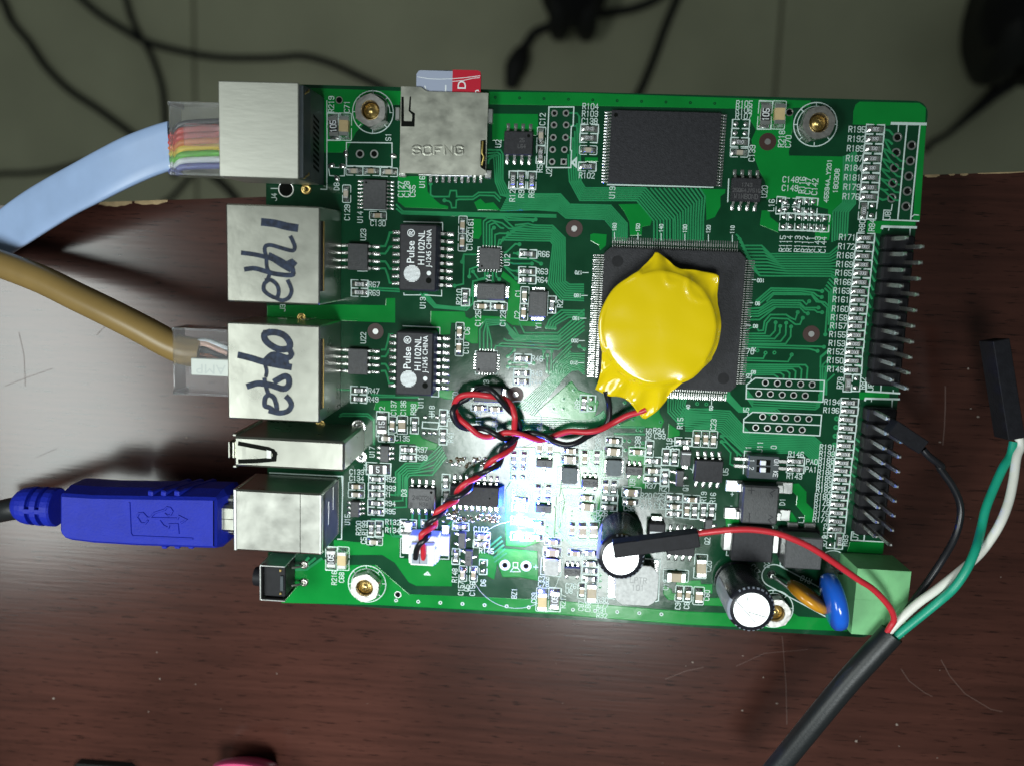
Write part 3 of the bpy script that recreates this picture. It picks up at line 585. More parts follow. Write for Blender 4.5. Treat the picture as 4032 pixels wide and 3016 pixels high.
sline('p', (630,735),(1160,750),(1150,965),(1020,960)); sline('p', (630,735),(625,940),(660,940)); sline('p', (890,1130),(920,1105),(945,1135), close=True, w=.3)
sline('o', (1000,165),(1795,205),(1780,885),(1740,885), w=.2); sline('o', (1240,1165),(1225,1390)); sline('j', (125,1440),(140,1655)); sline('j', (360,1010),(360,1150), w=.2)
sline('r', (740,1000),(740,1060)); sline('r', (735,1000),(1225,1025),(1215,1070)); sline('r', (720,1290),(715,1335),(760,1340)); sline('r', (1200,1300),(1190,1400)); sline('r', (1335,1040),(1300,1440),(1340,1470), w=.18); sline('r', (1335,1040),(1365,1040))
sline('r', (915,205),(900,450)); sline('r', (915,205),(980,210)); sline('r', (365,350),(350,440)); sline('r', (325,395),(345,410))
sline('u', (1370,560),(1440,555)); sline('u', (1375,700),(1370,970),(1435,985), w=.2); sline('u', (1770,545),(1930,560),(1910,1000),(1880,1010), w=.2)
sline('q', (680,235),(905,240),(890,440),(675,430), close=True, w=.12); sline('q', (1170,135),(1400,145),(1390,360),(1165,345), close=True, w=.12); sline('u', (640,535),(870,545),(850,740),(630,715), close=True, w=.14)
X, Y = A('s', 1230, 590); X2, Y2 = A('s', 1600, 790)
dv = Vector((X2-X, Y2-Y)).normalized(); nv = Vector((-dv.y, dv.x))*2.1; E_ = Vector((X2, Y2)) + dv*6
P = [(X+nv.x*math.cos(a)-dv.x*2.1*math.sin(a), Y+nv.y*math.cos(a)-dv.y*2.1*math.sin(a)) for a in [math.pi*i/12 for i in range(13)]]
SILK.ribbon([(E_.x+nv.x, E_.y+nv.y)] + P + [(E_.x-nv.x, E_.y-nv.y)], 0.18, 0.05, 0.07, 'silk'); sarc(*A('s', 1870, 470), 2.6, -40, 150, .16)
text(SILK, 'R10', *A('s', 1580, 635), 0.07, 0.9, math.radians(160)); text(SILK, 'C17', *A('s', 1030, 520), 0.07, 0.9, math.radians(-50))
# ---------------------------------------------------------------- small parts on the board
CACHE = {}
def cached(key, fn):
    if key not in CACHE: CACHE[key] = fn()
    return CACHE[key]
def m_term(L, Wd, H, pl, half, mn='tin'):       # one metal end cap with its solder fillet, along +x
    b = MB(); b.box(half-0.34*L/1.6, half+0.015, -Wd/2-0.012, Wd/2+0.012, 0.02, H+0.015, mn, 0.05)
    w = Wd/2+0.08; e = half+pl
    b.add([(half+0.0,-w,0.03),(e,-w,0.03),(e,w,0.03),(half,w,0.03),(half,-Wd/2,H*0.72),(half,Wd/2,H*0.72),(half+pl*0.45,-w*0.8,H*0.26),(half+pl*0.45,w*0.8,H*0.26)],
          [(4,6,7,5),(6,1,2,7),(0,1,6,4),(5,7,2,3)], 'solder', True)
    return b.mesh('terminal')
def m_body(L, Wd, H, kind, txt):
    b = MB(); h = L/2-0.03
    if kind == 'R':
        b.box(-h, h, -Wd/2, Wd/2, 0.03, H-0.06, 'ceramic'); b.box(-h+0.1, h-0.1, -Wd/2+0.02, Wd/2-0.02, H-0.06, H, 'res_black', 0.03)
        if txt: text(b, txt, 0, 0, H+0.012, 0.50*Wd/0.8, 0, 'white_print', 0.07*Wd/0.8, 0.01, 0.72, mirror=False)
    else:
        b.box(-h, h, -Wd/2, Wd/2, 0.03, H, {'C':'cap_tan','G':'cap_grey','Y':'cap_pale'}[kind], 0.05)
    return b.mesh('resistor' if kind == 'R' else 'capacitor')
SIZES = {'': (1.6, 0.8, 0.45, 0.52), 'm': (2.05, 1.25, 0.8, 0.5), 'b': (3.2, 1.62, 0.62, 0.5)}
SOLD = None
def outline(X, Y, lx, ly, rz, rnd=False):
    c, s_ = math.cos(rz), math.sin(rz); T = lambda x, y: (X+x*c-y*s_, Y+x*s_+y*c)
    g = 0.28
    for sg in (1, -1):
        SILK.ribbon([T(sg*g, ly), T(sg*(lx-0.12*rnd), ly), T(sg*lx, ly-0.15*rnd)] + [T(sg*lx, -ly+0.15*rnd), T(sg*(lx-0.12*rnd), -ly), T(sg*g, -ly)], 0.13, 0.05, 0.07, 'silk')
def chipcomp(kind, r, x, y, v, txt='', size='', flip=False, outl=True):
    X, Y = A(r, x, y); rz = (math.pi/2 if v else 0) + (math.pi if flip else 0)
    L, Wd, H, pl = SIZES[size]
    if size == 'b' and kind != 'R': H = 1.25
    if kind == 'C' and size == '': H = 0.72
    jx, jy, jr = random.uniform(-.04, .04), random.uniform(-.04, .04), random.gauss(0, .025)
    if kind == 'P':
        sb = cached('blob', lambda: (lambda b: (b.lathe(0, 0, [(0.46,0.03),(0.44,0.10),(0.33,0.21),(0.15,0.27),(0.0,0.285)], 'solder', 8, math.pi/8), b.mesh('solder_pad'))[1])(MB()))
        c, s_ = math.cos(rz), math.sin(rz)
        for sg in (0.82, -0.82): o = link('solder_pad', sb, LAM, loc=(X+sg*c, Y+sg*s_, 0), rz=random.uniform(0, 3))
        outline(X, Y, 1.42, 0.72, rz); return
    kk = kind
    if kind == 'C': kk = random.choice(['C', 'C', 'G']) if size != 'b' else 'C'
    bm = cached((kk, size, txt), lambda: m_body(L, Wd, H, kk, txt))
    tm = cached(('t', size, H), lambda: m_term(L, Wd, H, pl, L/2))
    o = link('resistor' if kind == 'R' else ('fuse' if kind == 'F' else 'capacitor'), bm, BOARD, loc=(X+jx, Y+jy, 0.0), rz=rz+jr)
    link('terminal', tm, o); link('terminal', tm, o, rz=math.pi)
    if outl: outline(X, Y, L/2+pl+0.18, Wd/2+0.32, rz, kind != 'R')
TAB = """a Rb 1420 692 v 105|a Yb 1542 692 v|a C 1645 1172 h|a C 1828 1175 h|a C 2020 1185 h|a C 1560 1420 v|e C 1900 140 h|b C 1742 795 v|b R 1735 995 v 010|b R 1437 1270 v 000|b R 1530 1270 v 472|b R 1640 1275 v 010
c R 335 440 h 010|c R 325 540 h 010|c C 320 670 h|c R 310 850 h 010|c P 1978 387 h|c P 1970 487 h|c R 1965 585 h 010|c C 1960 697 h|d Rb 308 290 v 105|d Yb 455 290 v
d R 1505 443 h 330|d R 1495 550 h 330|d R 1485 655 h 330|d R 1472 762 h 330|d R 1462 865 h 330|d R 1455 970 h 330|d R 1447 1073 h 330|d R 1437 1178 h 330|d R 1375 1325 v 000|d P 1472 1325 v
d P 478 1270 v|d P 590 1240 h|d P 585 1310 h|d P 688 1275 v|d P 762 1280 v|d P 830 1285 v|d P 515 1447 v|d P 588 1447 v|d P 682 1450 v|d P 752 1452 v|d P 820 1455 v|d P 888 1460 v|d P 958 1465 v
h R 1400 240 h 330|h R 1390 340 h 330|h R 1378 437 h 330|h R 1370 533 h 330|h R 1360 627 h 330|h R 1350 725 h 330|h R 1337 820 h 330|h R 1330 915 h 330|h R 1322 1017 h 330|h R 1310 1112 h 330|h R 1303 1200 h 330|h R 1293 1295 h 330|h R 1287 1390 h 330|h R 1273 1480 h 330|h R 1268 1575 h 330|l R 1815 293 h 330
l R 1760 437 v 000|l P 1848 437 v|l R 1780 645 h 330|l R 1776 738 h 330|l R 1760 830 h 330|l R 1755 925 h 330|r R 2018 50 h 330|r R 2010 145 h 330|r R 2000 238 h 330|r R 1985 330 h 330|r R 1975 418 h 330|r R 1968 512 h 330|r R 1957 605 h 330|r R 1948 695 h 330|r R 1937 785 h 330|r R 1930 873 h 330|r R 1922 963 h 330|r R 1913 1050 h 330|r P 1852 1175 v|r R 1940 1180 v 000
l C 120 1037 v|l C 210 1040 v|l C 297 1045 v|l R 1195 1280 h 010|l R 1190 1368 h 010|r R 250 105 h 150|r R 60 270 v 010|r R 155 275 v 010|r R 45 490 v 010|r R 150 707 h 562|r C 340 725 h|r C 150 803 h|r R 150 880 h 30C|r C 285 845 v|r R 368 855 v 150|r R 463 855 v 30C|r R 555 860 v 010|r Cb 437 1455 v|s Cb 168 590 h
s C 205 785 v|s C 297 790 v|s Cm 415 810 v|j R 313 515 h 330|j R 310 607 h 330|j Rb 570 880 v 15|j C 680 885 v|j Cm 785 890 v|j R 918 895 v 000|j R 1230 812 v 010|j R 1228 1015 v 010|j C 612 1030 h|j R 850 1157 h 330|j R 847 1240 h 330|j Rb 525 1365 h 5|j C 288 1552 h|j C 285 1635 h
j R 508 1475 h 300|j R 503 1560 h 390|j R 505 1640 h 390|p R 360 357 h 330|p R 360 445 h 330|k R 165 168 h 330|k R 155 330 h 560|k R 150 418 h 560|j C 1620 700 h|j C 1795 715 h|f C 890 240 v|f C 885 430 v|f R 918 1025 v 102|f C 1103 1120 h|f C 1280 1125 h|f C 1562 1005 v|f C 1552 1185 v|f R 1855 1105 v 105
f R 1600 555 h 010|f R 1590 742 h 010|f R 1590 832 h 010|f C 858 1390 v|f C 852 1570 v|e R 1700 882 h 330|e R 1700 972 h 330|p R 310 635 v 102|p R 395 632 v 103|p C 345 770 h|p R 712 575 h 010|p R 710 660 h 010|p R 940 580 h 010|p R 1120 130 v 010|p R 1120 290 v 010|p R 1280 610 h 0152|p C 1515 710 h|p R 1505 800 h 102|p R 1228 935 v 010|p C 1305 1120 v|p C 1420 1125 v|p P 1525 1050 v
p R 1935 315 h 102|p R 2105 570 h 102|p R 2090 725 h 201|o Rb 1672 1095 v 105|o Yb 1797 1095 v|q R 203 145 v 010|q R 312 150 v 010|q C 482 25 v|q C 597 28 v|q P 205 300 v|q P 300 300 v|q C 820 62 h|q Cm 812 155 h|q C 970 140 v|q R 1105 145 v 010|q Cm 1280 68 h|q C 1545 72 h|q R 1675 45 v 010|q R 1715 175 h 30C|q C 1710 275 h|q R 1700 370 h 010|q R 1845 365 v 010
q C 465 505 v|q R 575 505 v 000|q C 1000 570 h|q Cm 1000 665 h|q C 1195 460 v|q R 1285 465 v 1201|q R 1240 580 h 433|q R 1235 675 h 010|q Cm 1480 512 h|q C 1475 620 h|q C 835 915 v|q Cm 945 930 v|q Cm 1072 930 v|q C 625 1045 h|q Cm 622 1160 h|q C 870 1168 h|q R 1030 1175 h 010|q C 1035 1280 h|q R 1030 1360 h 010|q R 1030 1450 h 010
u Yb 650 990 v|u Rb 783 990 v 105|u C 1078 890 v|u Cb 1185 900 v|k R 825 655 v 160|k P 905 655 v|k C 1150 1060 h"""
for s in TAB.replace('\n', '|').split('|'):
    t = s.split(); r, k, x, y, o = t[:5]; txt = t[5] if len(t) > 5 else ''
    chipcomp(k[0], r, float(x), float(y), o == 'v', txt, k[1:], flip=(k[0] == 'R' and k[1:] == '' and random.random() < 0.4))

# gull-wing chips
def m_gull(w, run, h, pad):            # lead that leaves the body at x=0, drops and lies on its solder pad
    b = MB(); z = h; t = 0.16; x1 = run*0.35; x2 = run*0.55
    pr = [(0.0, z), (x1, z), (x2, t), (run, t)]; lo = [(0.0, z-t), (x1-0.08, z-t), (x2-0.1, 0.02), (run, 0.02)]
    vs = [(x, -w/2, zz) for x, zz in pr] + [(x, w/2, zz) for x, zz in pr] + [(x, -w/2, zz) for x, zz in lo] + [(x, w/2, zz) for x, zz in lo]
    fs = []
    for i in range(3): fs += [(i, i+1, 5+i, 4+i), (8+i, 9+i, i+1, i), (4+i, 5+i, 13+i, 12+i)]
    fs.append((3, 11, 15, 7)); b.add(vs, fs, 'lead_tin')
    if pad:
        w2 = w*0.72; e = run+pad; s0 = x2-0.05
        b.add([(s0,-w2,0.03),(e,-w2,0.03),(e,w2,0.03),(s0,w2,0.03),(run,-w/2,0.2),(run,w/2,0.2),(s0+.1,-w/2,0.15),(s0+.1,w/2,0.15),(e-0.1,-w*.4,0.09),(e-0.1,w*.4,0.09)],
              [(4,8,9,5),(8,1,2,9),(0,1,8,4),(5,9,2,3),(0,4,6),(3,7,5),(6,4,5,7)], 'solder', True)
    return b.mesh('lead')
def chip(name, X, Y, lx, ly, H, leads, m='chip_black', rz=0.0, z0=0.12, dot=None, prt=(), label=None, c=0.12, leadkind=(0.41, 1.0, 0.5, 0.35)):
    """lx, ly: body size; leads: (side, offset) pairs with side in R L T B"""
    b = MB(); b.box(-lx/2, lx/2, -ly/2, ly/2, z0, z0+H, m, c)
    zt = z0+H
    if dot: b.lathe(dot[0], dot[1], [(dot[2], zt+0.004), (dot[2]*0.85, zt+0.008)], 'hole' if len(dot) < 4 else dot[3], 12, smooth=False)
    for t, x, y, h, a, col in prt: text(b, t, x, y, zt+0.02, h, a, col, h*0.13, 0.01)
    o = link(name, b.mesh(name), BOARD, loc=(X, Y, 0), rz=rz)
    if label: o['label'] = label
    w, run, lh, pad = leadkind
    lm_ = cached(('lead',)+leadkind, lambda: m_gull(w, run, lh, pad))
    for sd, off in leads:
        if sd == 'R': lo, a = (lx/2, off, 0), 0
        elif sd == 'L': lo, a = (-lx/2, off, 0), math.pi
        elif sd == 'T': lo, a = (off, ly/2, 0), math.pi/2
        else: lo, a = (off, -ly/2, 0), -math.pi/2
        link('lead', lm_, o, loc=lo, rz=a)
    return o
def row(n, p): return [(i-(n-1)/2)*p for i in range(n)]
def so8(r, x0, x1, yt, yb, **k):       # lead columns x0..x1 (photo), lead-tip rows yt (far) and yb (near)
    a = A(r, x0, yt); b_ = A(r, x1, yb); X, Y = (a[0]+b_[0])/2, (a[1]+b_[1])/2
    return chip('chip', X, Y, 4.9, 3.9, 1.35, [(s, o) for s in 'TB' for o in row(4, 1.27)], leadkind=(0.42, 1.05, 0.7, 0.4), **k)
so8('b', 1385, 1610, 632, 1128, dot=(1.7, 1.25, .28), prt=[('25', .6, .5, .6, 0, 'chip_print'), ('L64', .6, -.5, .6, 0, 'chip_print')])
so8('c', 1910, 2130, 815, 1398, prt=[('WINBOND', 0, -1.1, .75, 0, 'chip_print'), ('25Q64JVSIQ', 0, -.1, .6, 0, 'chip_print'), ('1743', 0, .8, .6, 0, 'chip_print')])
so8('l', 130, 345, 1165, 1580)
so8('p', 762, 975, 85, 490, m='chip_grey', dot=(1.75, 1.3, .25), prt=[('24C02N', 0, .2, .75, 0, 'chip_black'), ('8', -1.9, -1.2, .75, 0, 'chip_black'), ('M34', .4, -1.0, .7, 0, 'chip_black')])
so8('s', 110, 320, 15, 455)
# two transceivers beside the sockets: leads to the left and right
for r, y0 in (('e', 0), ('e', 1127)):
    a = A('e', 1512, 465+y0); b_ = A('e', 1950, 712+y0)
    chip('chip', (a[0]+b_[0])/2 - 0.55, (a[1]+b_[1])/2, 3.5, 4.6, 1.25, [(s, o) for s in 'LR' for o in row(4, 1.27)], m='chip_grey', leadkind=(0.42, 1.15, 0.6, 0.75), c=0.08)
# the two white-printed LAN transformers
fnt = {}
def fontmesh(s, size, bold=0.008):
    cu = bpy.data.curves.new('t', 'FONT'); cu.body = s; cu.size = size; cu.align_x = 'LEFT'; cu.resolution_u = 3; cu.offset = size*bold
    o = bpy.data.objects.new('t', cu); me = bpy.data.meshes.new_from_object(o); bpy.data.objects.remove(o)
    return [tuple(v.co) for v in me.vertices], [tuple(p.vertices) for p in me.polygons]
def fprint(mb, s, x, y, z, size, rz, m, sx=1.0, bold=0.008):
    vs, fs = fontmesh(s, size, bold); c, sn = math.cos(rz), math.sin(rz)
    mb.add([(x+vx*sx*c-vy*sn, y+vx*sx*sn+vy*c, z) for vx, vy, _ in vs], fs, m)
for k_, (r, bx0, by0, bx1, by1, lb) in enumerate((('f', 205, 225, 597, 965, 'upper transformer chip with white lettering, by the socket marked eth1'), ('j', 718, -125, 1110, 580, 'lower transformer chip with white lettering, by the socket marked eth0'))):
    x0, x1, y0, y1 = rect(r, bx0, by0, bx1, by1, 5.0)
    X, Y = (x0+x1)/2, (y0+y1)/2; lx, ly = x1-x0, y1-y0
    b = MB(); b.box(-lx/2, lx/2, -ly/2, ly/2, 0.5, 5.0, 'chip_black', 0.25)
    zt = 5.02; hp = math.pi/2
    fprint(b, 'Pulse', -lx*0.10, -ly*0.09, zt, lx*0.285, hp, 'white_print', 1.0); fprint(b, '®', -lx*0.10, ly*0.31, zt, lx*0.27, hp, 'white_print')
    fprint(b, 'H1102NL', lx*0.17, -ly*0.11, zt, lx*0.245, hp, 'white_print', 0.92); fprint(b, 'J-1245 CHINA', lx*0.345, -ly*0.13, zt, lx*0.185, hp, 'white_print', 0.88)
    for i in range(13):               # striped globe mark
        yy = -1.32+i*0.22; hw = math.sqrt(max(0.02, 1.42**2-yy*yy)); b.box(-lx*0.15-hw, -lx*0.15+hw, -ly*0.24+yy-0.085, -ly*0.24+yy+0.085, zt-0.02, zt, 'white_print')
    b.lathe(lx*0.30, -ly*0.225, [(0.38, zt-.01), (0.37, zt)], 'white_print', 16, smooth=False); b.lathe(lx*0.30, -ly*0.335, [(0.5, zt-0.008), (0.45, zt-0.004)], 'hole', 16, smooth=False)
    o = link('transformer_chip', b.mesh('transformer_chip'), BOARD, loc=(X, Y, 0)); o['label'] = lb
    Rx = A('f', 785, 500)[0] - X; Lx = X - A('f', 130, 500)[0]
    if k_: Rx = A('j', 1315, 200)[0] - X; Lx = X - A('j', 665, 200)[0]
    lr = cached('lanR', lambda: m_gull(0.5, Rx-lx/2-0.3, 0.9, 0.35)); ll = cached('lanL', lambda: m_gull(0.5, Lx-lx/2-0.2, 0.9, 0.3))
    yc = (A('f', 780, 345)[1]+A('f', 780, 895)[1])/2 - Y if not k_ else (A('j', 1300, 40)[1]+A('j', 1300, 480)[1])/2 - Y + 0.6
    for of in row(8, 1.27): link('lead', lr, o, loc=(lx/2, yc+of, 0)); link('lead', ll, o, loc=(-lx/2, yc+of, 0), rz=math.pi)
# QFN pair, TSSOP, memory, processor
qs = cached('qlead', lambda: (lambda b: (b.box(-0.02, 0.45, -0.11, 0.11, 0.02, 0.07, 'solder', 0.02), b.mesh('lead'))[1])(MB()))
for r, x0, y0, x1, y1 in (('f', 1075, 492, 1285, 722), ('j', 1590, 105, 1800, 325)):
    a = rect(r, x0, y0, x1, y1, 0.8); X, Y = (a[0]+a[1])/2, (a[2]+a[3])/2
    o = chip('chip', X, Y, 3.7, 3.7, 0.75, [], m='chip_grey', z0=0.03, c=0.08, dot=(-1.3, -1.3, .2))
    for of in row(6, 0.5):
        for lo, rz in (((1.85, of, 0), 0), ((-1.85, of, 0), math.pi), ((of, 1.85, 0), math.pi/2), ((of, -1.85, 0), -math.pi/2)): link('lead', qs, o, loc=lo, rz=rz)
a = rect('a', 1735, 1265, 1990, 1590, 1.0); chip('chip', (a[0]+a[1])/2, (a[2]+a[3])/2, 4.0, 5.0, 0.95, [(s, o) for s in 'LR' for o in row(8, 0.65)], m='chip_grey', dot=(-1.5, 2.0, .2), leadkind=(0.28, 0.85, 0.45, 0.4), c=0.08)
x0, y1 = A('c', 497, 262); x1 = A('c', 1832, 300)[0]; yb = A('c', 440, 1010)[1]
X, Y = (x0+x1)/2, (y1+yb)/2
o = chip('memory_chip', X, Y, 18.2, 12.0, 1.05, [(s, v) for s in 'LR' for v in row(24, 0.5)], dot=(-8.4, 5.2, .35), leadkind=(0.26, 0.85, 0.4, 0.25), c=0.06, label='large black memory chip along the far edge',
     prt=[('HY27UF082G2B', 1.5, -3.9, 1.1, math.pi, 'chip_print'), ('SAMSUNG 740', 1.0, 3.4, 1.0, math.pi, 'chip_print')][1:] and [('NAND08GW3', 1.5, -3.9, 1.1, math.pi, 'chip_print')][:0])
QX = (A('g', 1230, 310)[0] + A('l', 160, 560)[0])/2
qa = A('g', 345, 1010); qb = A('h', 160, 1010); QX = (qa[0]+qb[0])/2; QY = (A('g', 1230, 262)[1] + A('k', 2000, 605)[1])/2
print('qfp', QX, QY)
b = MB(); h = 12.0; c = 1.0
b.prism([(-h+c,-h),(h-c,-h),(h,-h+c),(h,h-c),(h-c,h),(-h+c,h),(-h,h-c),(-h,-h+c)], 0.15, 1.45, 'chip_black'); b.prism([(-h+c,-h+.12),(h-c,-h+.12),(h-.12,-h+c),(h-.12,h-c),(h-c,h-.12),(-h+c,h-.12),(-h+.12,h-c),(-h+.12,-h+c)], 1.45, 1.55, 'chip_black')
for sx, sy in ((-1, 1), (1, -1)): b.lathe(sx*9.7, sy*9.7, [(0.98, 1.552), (0.9, 1.556)], 'plastic_black', 20, smooth=False)
CPU = link('processor_chip', b.mesh('processor_chip'), BOARD, loc=(QX, QY, 0)); CPU['label'] = 'large square black processor chip under the yellow battery'
for a_ in range(4):
    b = MB()
    for of in row(54, 0.4):
        for pr in (((0, .62), (.45, .62)), ((.45, .62), (.75, .14)), ((.75, .14), (1.25, .14)), ((1.25, .12), (1.85, .05))):
            (u0, w0), (u1, w1) = pr; b.add([(u0, of-.09, w0), (u1, of-.09, w1), (u1, of+.09, w1), (u0, of+.09, w0)], [(0, 1, 2, 3)], 'lead_tin' if u0 < 1.2 else 'solder')
    c_, s_ = math.cos(a_*math.pi/2), math.sin(a_*math.pi/2)
    o = link('lead_row', b.mesh('lead_row'), CPU, loc=(12*c_, 12*s_, 0), rz=a_*math.pi/2); o['kind'] = 'stuff'
# SOIC-16 by the LEDs, with flux left from hand soldering
x0, x1, y0, y1 = rect('p', 1165, 172, 1690, 395, 2.2)
o = chip('chip', (x0+x1)/2, (y0+y1)/2 - 0.05, x1-x0, y1-y0+0.3, 2.1, [(s, v) for s in 'TB' for v in row(8, 1.1)], leadkind=(0.42, 1.3, 0.9, 0.3), m='chip_black', dot=(0.45*(x1-x0)-1.2, -0.2, .16), label='black chip whose side is lit blue by the LED')
b = MB(); h_ = (y1-y0)/2+.15; b.add([(lx_:=(x1-x0)/2, -h_, 2.2), (lx_+.8, -h_, .35), (lx_+.8, h_, .35), (lx_, h_, 2.2), (lx_, -h_, .35), (lx_, h_, .35)], [(0,1,2,3), (0,4,1), (3,2,5), (4,5,2,1)], 'chip_grey'); b.obj('sloped_end', o)
fx = MB()
for cx, cy, n in (('p', (1180, 1700, 480, 560), 60), ('j', (1250, 1850, 1240, 1340), 55), ('p', (1090, 1240, 440, 560), 18)):
    for _ in range(n if isinstance(n, int) else 0):
        x, y = A(cx, random.uniform(cy[0], cy[1]), random.uniform(cy[2], cy[3])); r_ = random.uniform(.12, .42)
        fx.lathe(x, y, [(r_, 0.04), (r_*.8, r_*.35), (r_*.35, r_*.5), (0, r_*.52)], random.choice(['solder', 'solder', 'flux']), 7)
fx.obj('solder_residue', LAM, kind='stuff')
# small transistors and regulators
def sot(r, x, y, lx, ly, leads, txt='', rz=0.0, m='chip_grey', H=1.0, name='transistor', a=0.0):
    X, Y = A(r, x, y); chip(name, X, Y, lx, ly, H, leads, m=m, rz=rz, leadkind=(0.38, 0.62, 0.5, 0.28), c=0.1, prt=[(txt, 0, 0, 0.62, a, 'chip_black')] if txt else ())
S6 = [('T', v) for v in row(3, .95)] + [('B', v) for v in (-.95, .95)]
S3 = [('T', -.95), ('T', .95), ('B', 0)]
sot('q', 535, 190, 2.9, 1.4, S3, 'Y1', a=math.pi); sot('q', 522, 680, 2.9, 1.4, S3, 'Y1', a=math.pi)
sot('q', 1028, 400, 2.9, 1.6, S6, 'BQ-62X', name='chip', a=math.pi); sot('q', 1508, 270, 2.9, 1.6, S6, 'BQ-62X', name='chip', a=math.pi); sot('q', 838, 1358, 2.9, 1.6, S6, 'BQ-62X', name='chip', a=math.pi)
S6L = [(s, v) for s in 'LR' for v in row(3, .95)]
sot('j', 603, 1190, 1.6, 3.0, S6L, name='chip'); sot('p', 145, 408, 1.6, 2.9, S6L, name='chip')
SL = [('L', -.95), ('L', .95), ('R', 0)]
sot('p', 1300, 745, 1.35, 3.0, SL); sot('p', 1372, 935, 1.35, 3.0, SL, 'Y1', a=math.pi/2); sot('r', 205, 490, 1.35, 2.9, SL); sot('r', 515, 1010, 1.35, 2.7, SL)
for x, y in ((1550,985),(2068,1010),(1395,1115),(1515,1120),(1455,1255)): link('solder_pad', CACHE['blob'], LAM, loc=(*A('a', x, y), 0), rz=random.uniform(0, 6)).scale = (1.5, 1.15, 1.4)
for x, y in ((1035,805),(1165,805),(1020,975),(1085,975),(1140,975)): link('solder_pad', CACHE['blob'], LAM, loc=(*A('j', x, y), 0), rz=random.uniform(0, 6))
# diode with a cathode band, crystals, inductors
X, Y = A('r', 272, 275); d = MB(); d.box(-.85, .85, -1.35, 1.35, .05, 1.1, 'chip_grey', .12); d.box(-.8, .8, .75, .95, 1.09, 1.112, 'white_print')
for sy in (1, -1): d.box(-.55, .55, sy*1.6-.5, sy*1.6+.5, .02, .2, 'solder', .08)
d.obj('diode', None).location = (0, 0, 0); o = bpy.data.objects['diode']; o.parent = BOARD; o.matrix_parent_inverse = Matrix.Translation(-BOARD.location); o.location = (X*U, Y*U, 0)
def crystal(r, x0, y0, x1, y1, v, lines):
    a = rect(r, x0, y0, x1, y1, 1.3); X, Y = (a[0]+a[1])/2, (a[2]+a[3])/2; lx, ly = a[1]-a[0], a[3]-a[2]
    b = MB(); b.box(-lx/2, lx/2, -ly/2, ly/2, .05, 1.3, 'chip_grey', .18)
    for t, x, y, hh, an in lines: text(b, t, x, y, 1.315, hh, an, 'chip_print', .08, .01)
    o = link('crystal', b.mesh('crystal'), BOARD, loc=(X, Y, 0))
    e = MB(); e.box(-.35, .55, -min(lx, ly)*.36, min(lx, ly)*.36, .03, .22, 'solder', .06); me = e.mesh('terminal')
    for s in (0, 1): link('terminal', me, o, loc=((0, (ly/2+.1)*(1-2*s), 0) if v else ((lx/2+.1)*(1-2*s), 0, 0)), rz=(math.pi/2 if v else 0)+math.pi*s)
crystal('f', 1045, 868, 1345, 1062, False, [('25.0SBJ1', 0, .4, .6, math.pi), ('YXC', 0, -.6, .7, math.pi)]); crystal('f', 1610, 955, 1800, 1245, True, [('YXC', -.5, .4, .65, math.pi/2), ('12.0SBEI', .5, 0, .6, math.pi/2)])
crystal('j', 1560, 470, 1865, 655, False, [])
def inductor(r, x0, y0, x1, y1, z, m, cutc=0.5, txt=()):
    a = rect(r, x0, y0, x1, y1, z); X, Y = (a[0]+a[1])/2, (a[2]+a[3])/2; lx, ly = (a[1]-a[0])/2, (a[3]-a[2])/2; c = cutc
    P = [(-lx+c,-ly),(lx-c,-ly),(lx-c*.4,-ly+c*.4),(lx,-ly+c),(lx,ly-c),(lx-c*.4,ly-c*.4),(lx-c,ly),(-lx+c,ly),(-lx+c*.4,ly-c*.4),(-lx,ly-c),(-lx,-ly+c),(-lx+c*.4,-ly+c*.4)]
    b = MB(); b.prism([(p[0]*.94, p[1]*.94) for p in P], 0.1, z-.5, 'plastic_black'); b.prism(P, z-.5, z-.06, m); b.prism([(p[0]*.965, p[1]*.965) for p in P], z-.06, z, m)
    for t, x, y, hh in txt: text(b, t, x, y, z+.012, hh, 0, 'chip_print2', .12, .01)
    for sx in (1, -1): b.box(sx*(lx-.1)-.35, sx*(lx-.1)+.35, -ly*.8, ly*.8, .03, .25, 'solder', .08)
    return link('inductor', b.mesh('inductor'), BOARD, loc=(X, Y, 0))
inductor('q', 722, 250, 893, 430, 1.6, 'ferrite', .45); inductor('q', 1208, 165, 1375, 345, 1.6, 'ferrite', .45); inductor('q', 537, 1245, 690, 1425, 1.6, 'ferrite_pale', .4)
o = inductor('u', 1450, 610, 1890, 1065, 4.2, 'ferrite_pale', 1.5, [('101', .3, -.4, 1.0), ('LPTR', .3, 1.0, 1.0)]); o['label'] = 'large pale grey inductor behind the tilted capacitor'
pd = MB(); xx = rect('u', 1385, 560, 1445, 970, 0.1); pd.box(*xx, .03, .12, 'solder', .03); xx = rect('u', 1830, 560, 1905, 640, .1); pd.box(*xx, .03, .12, 'solder', .03); pd.obj('solder_pad', LAM)
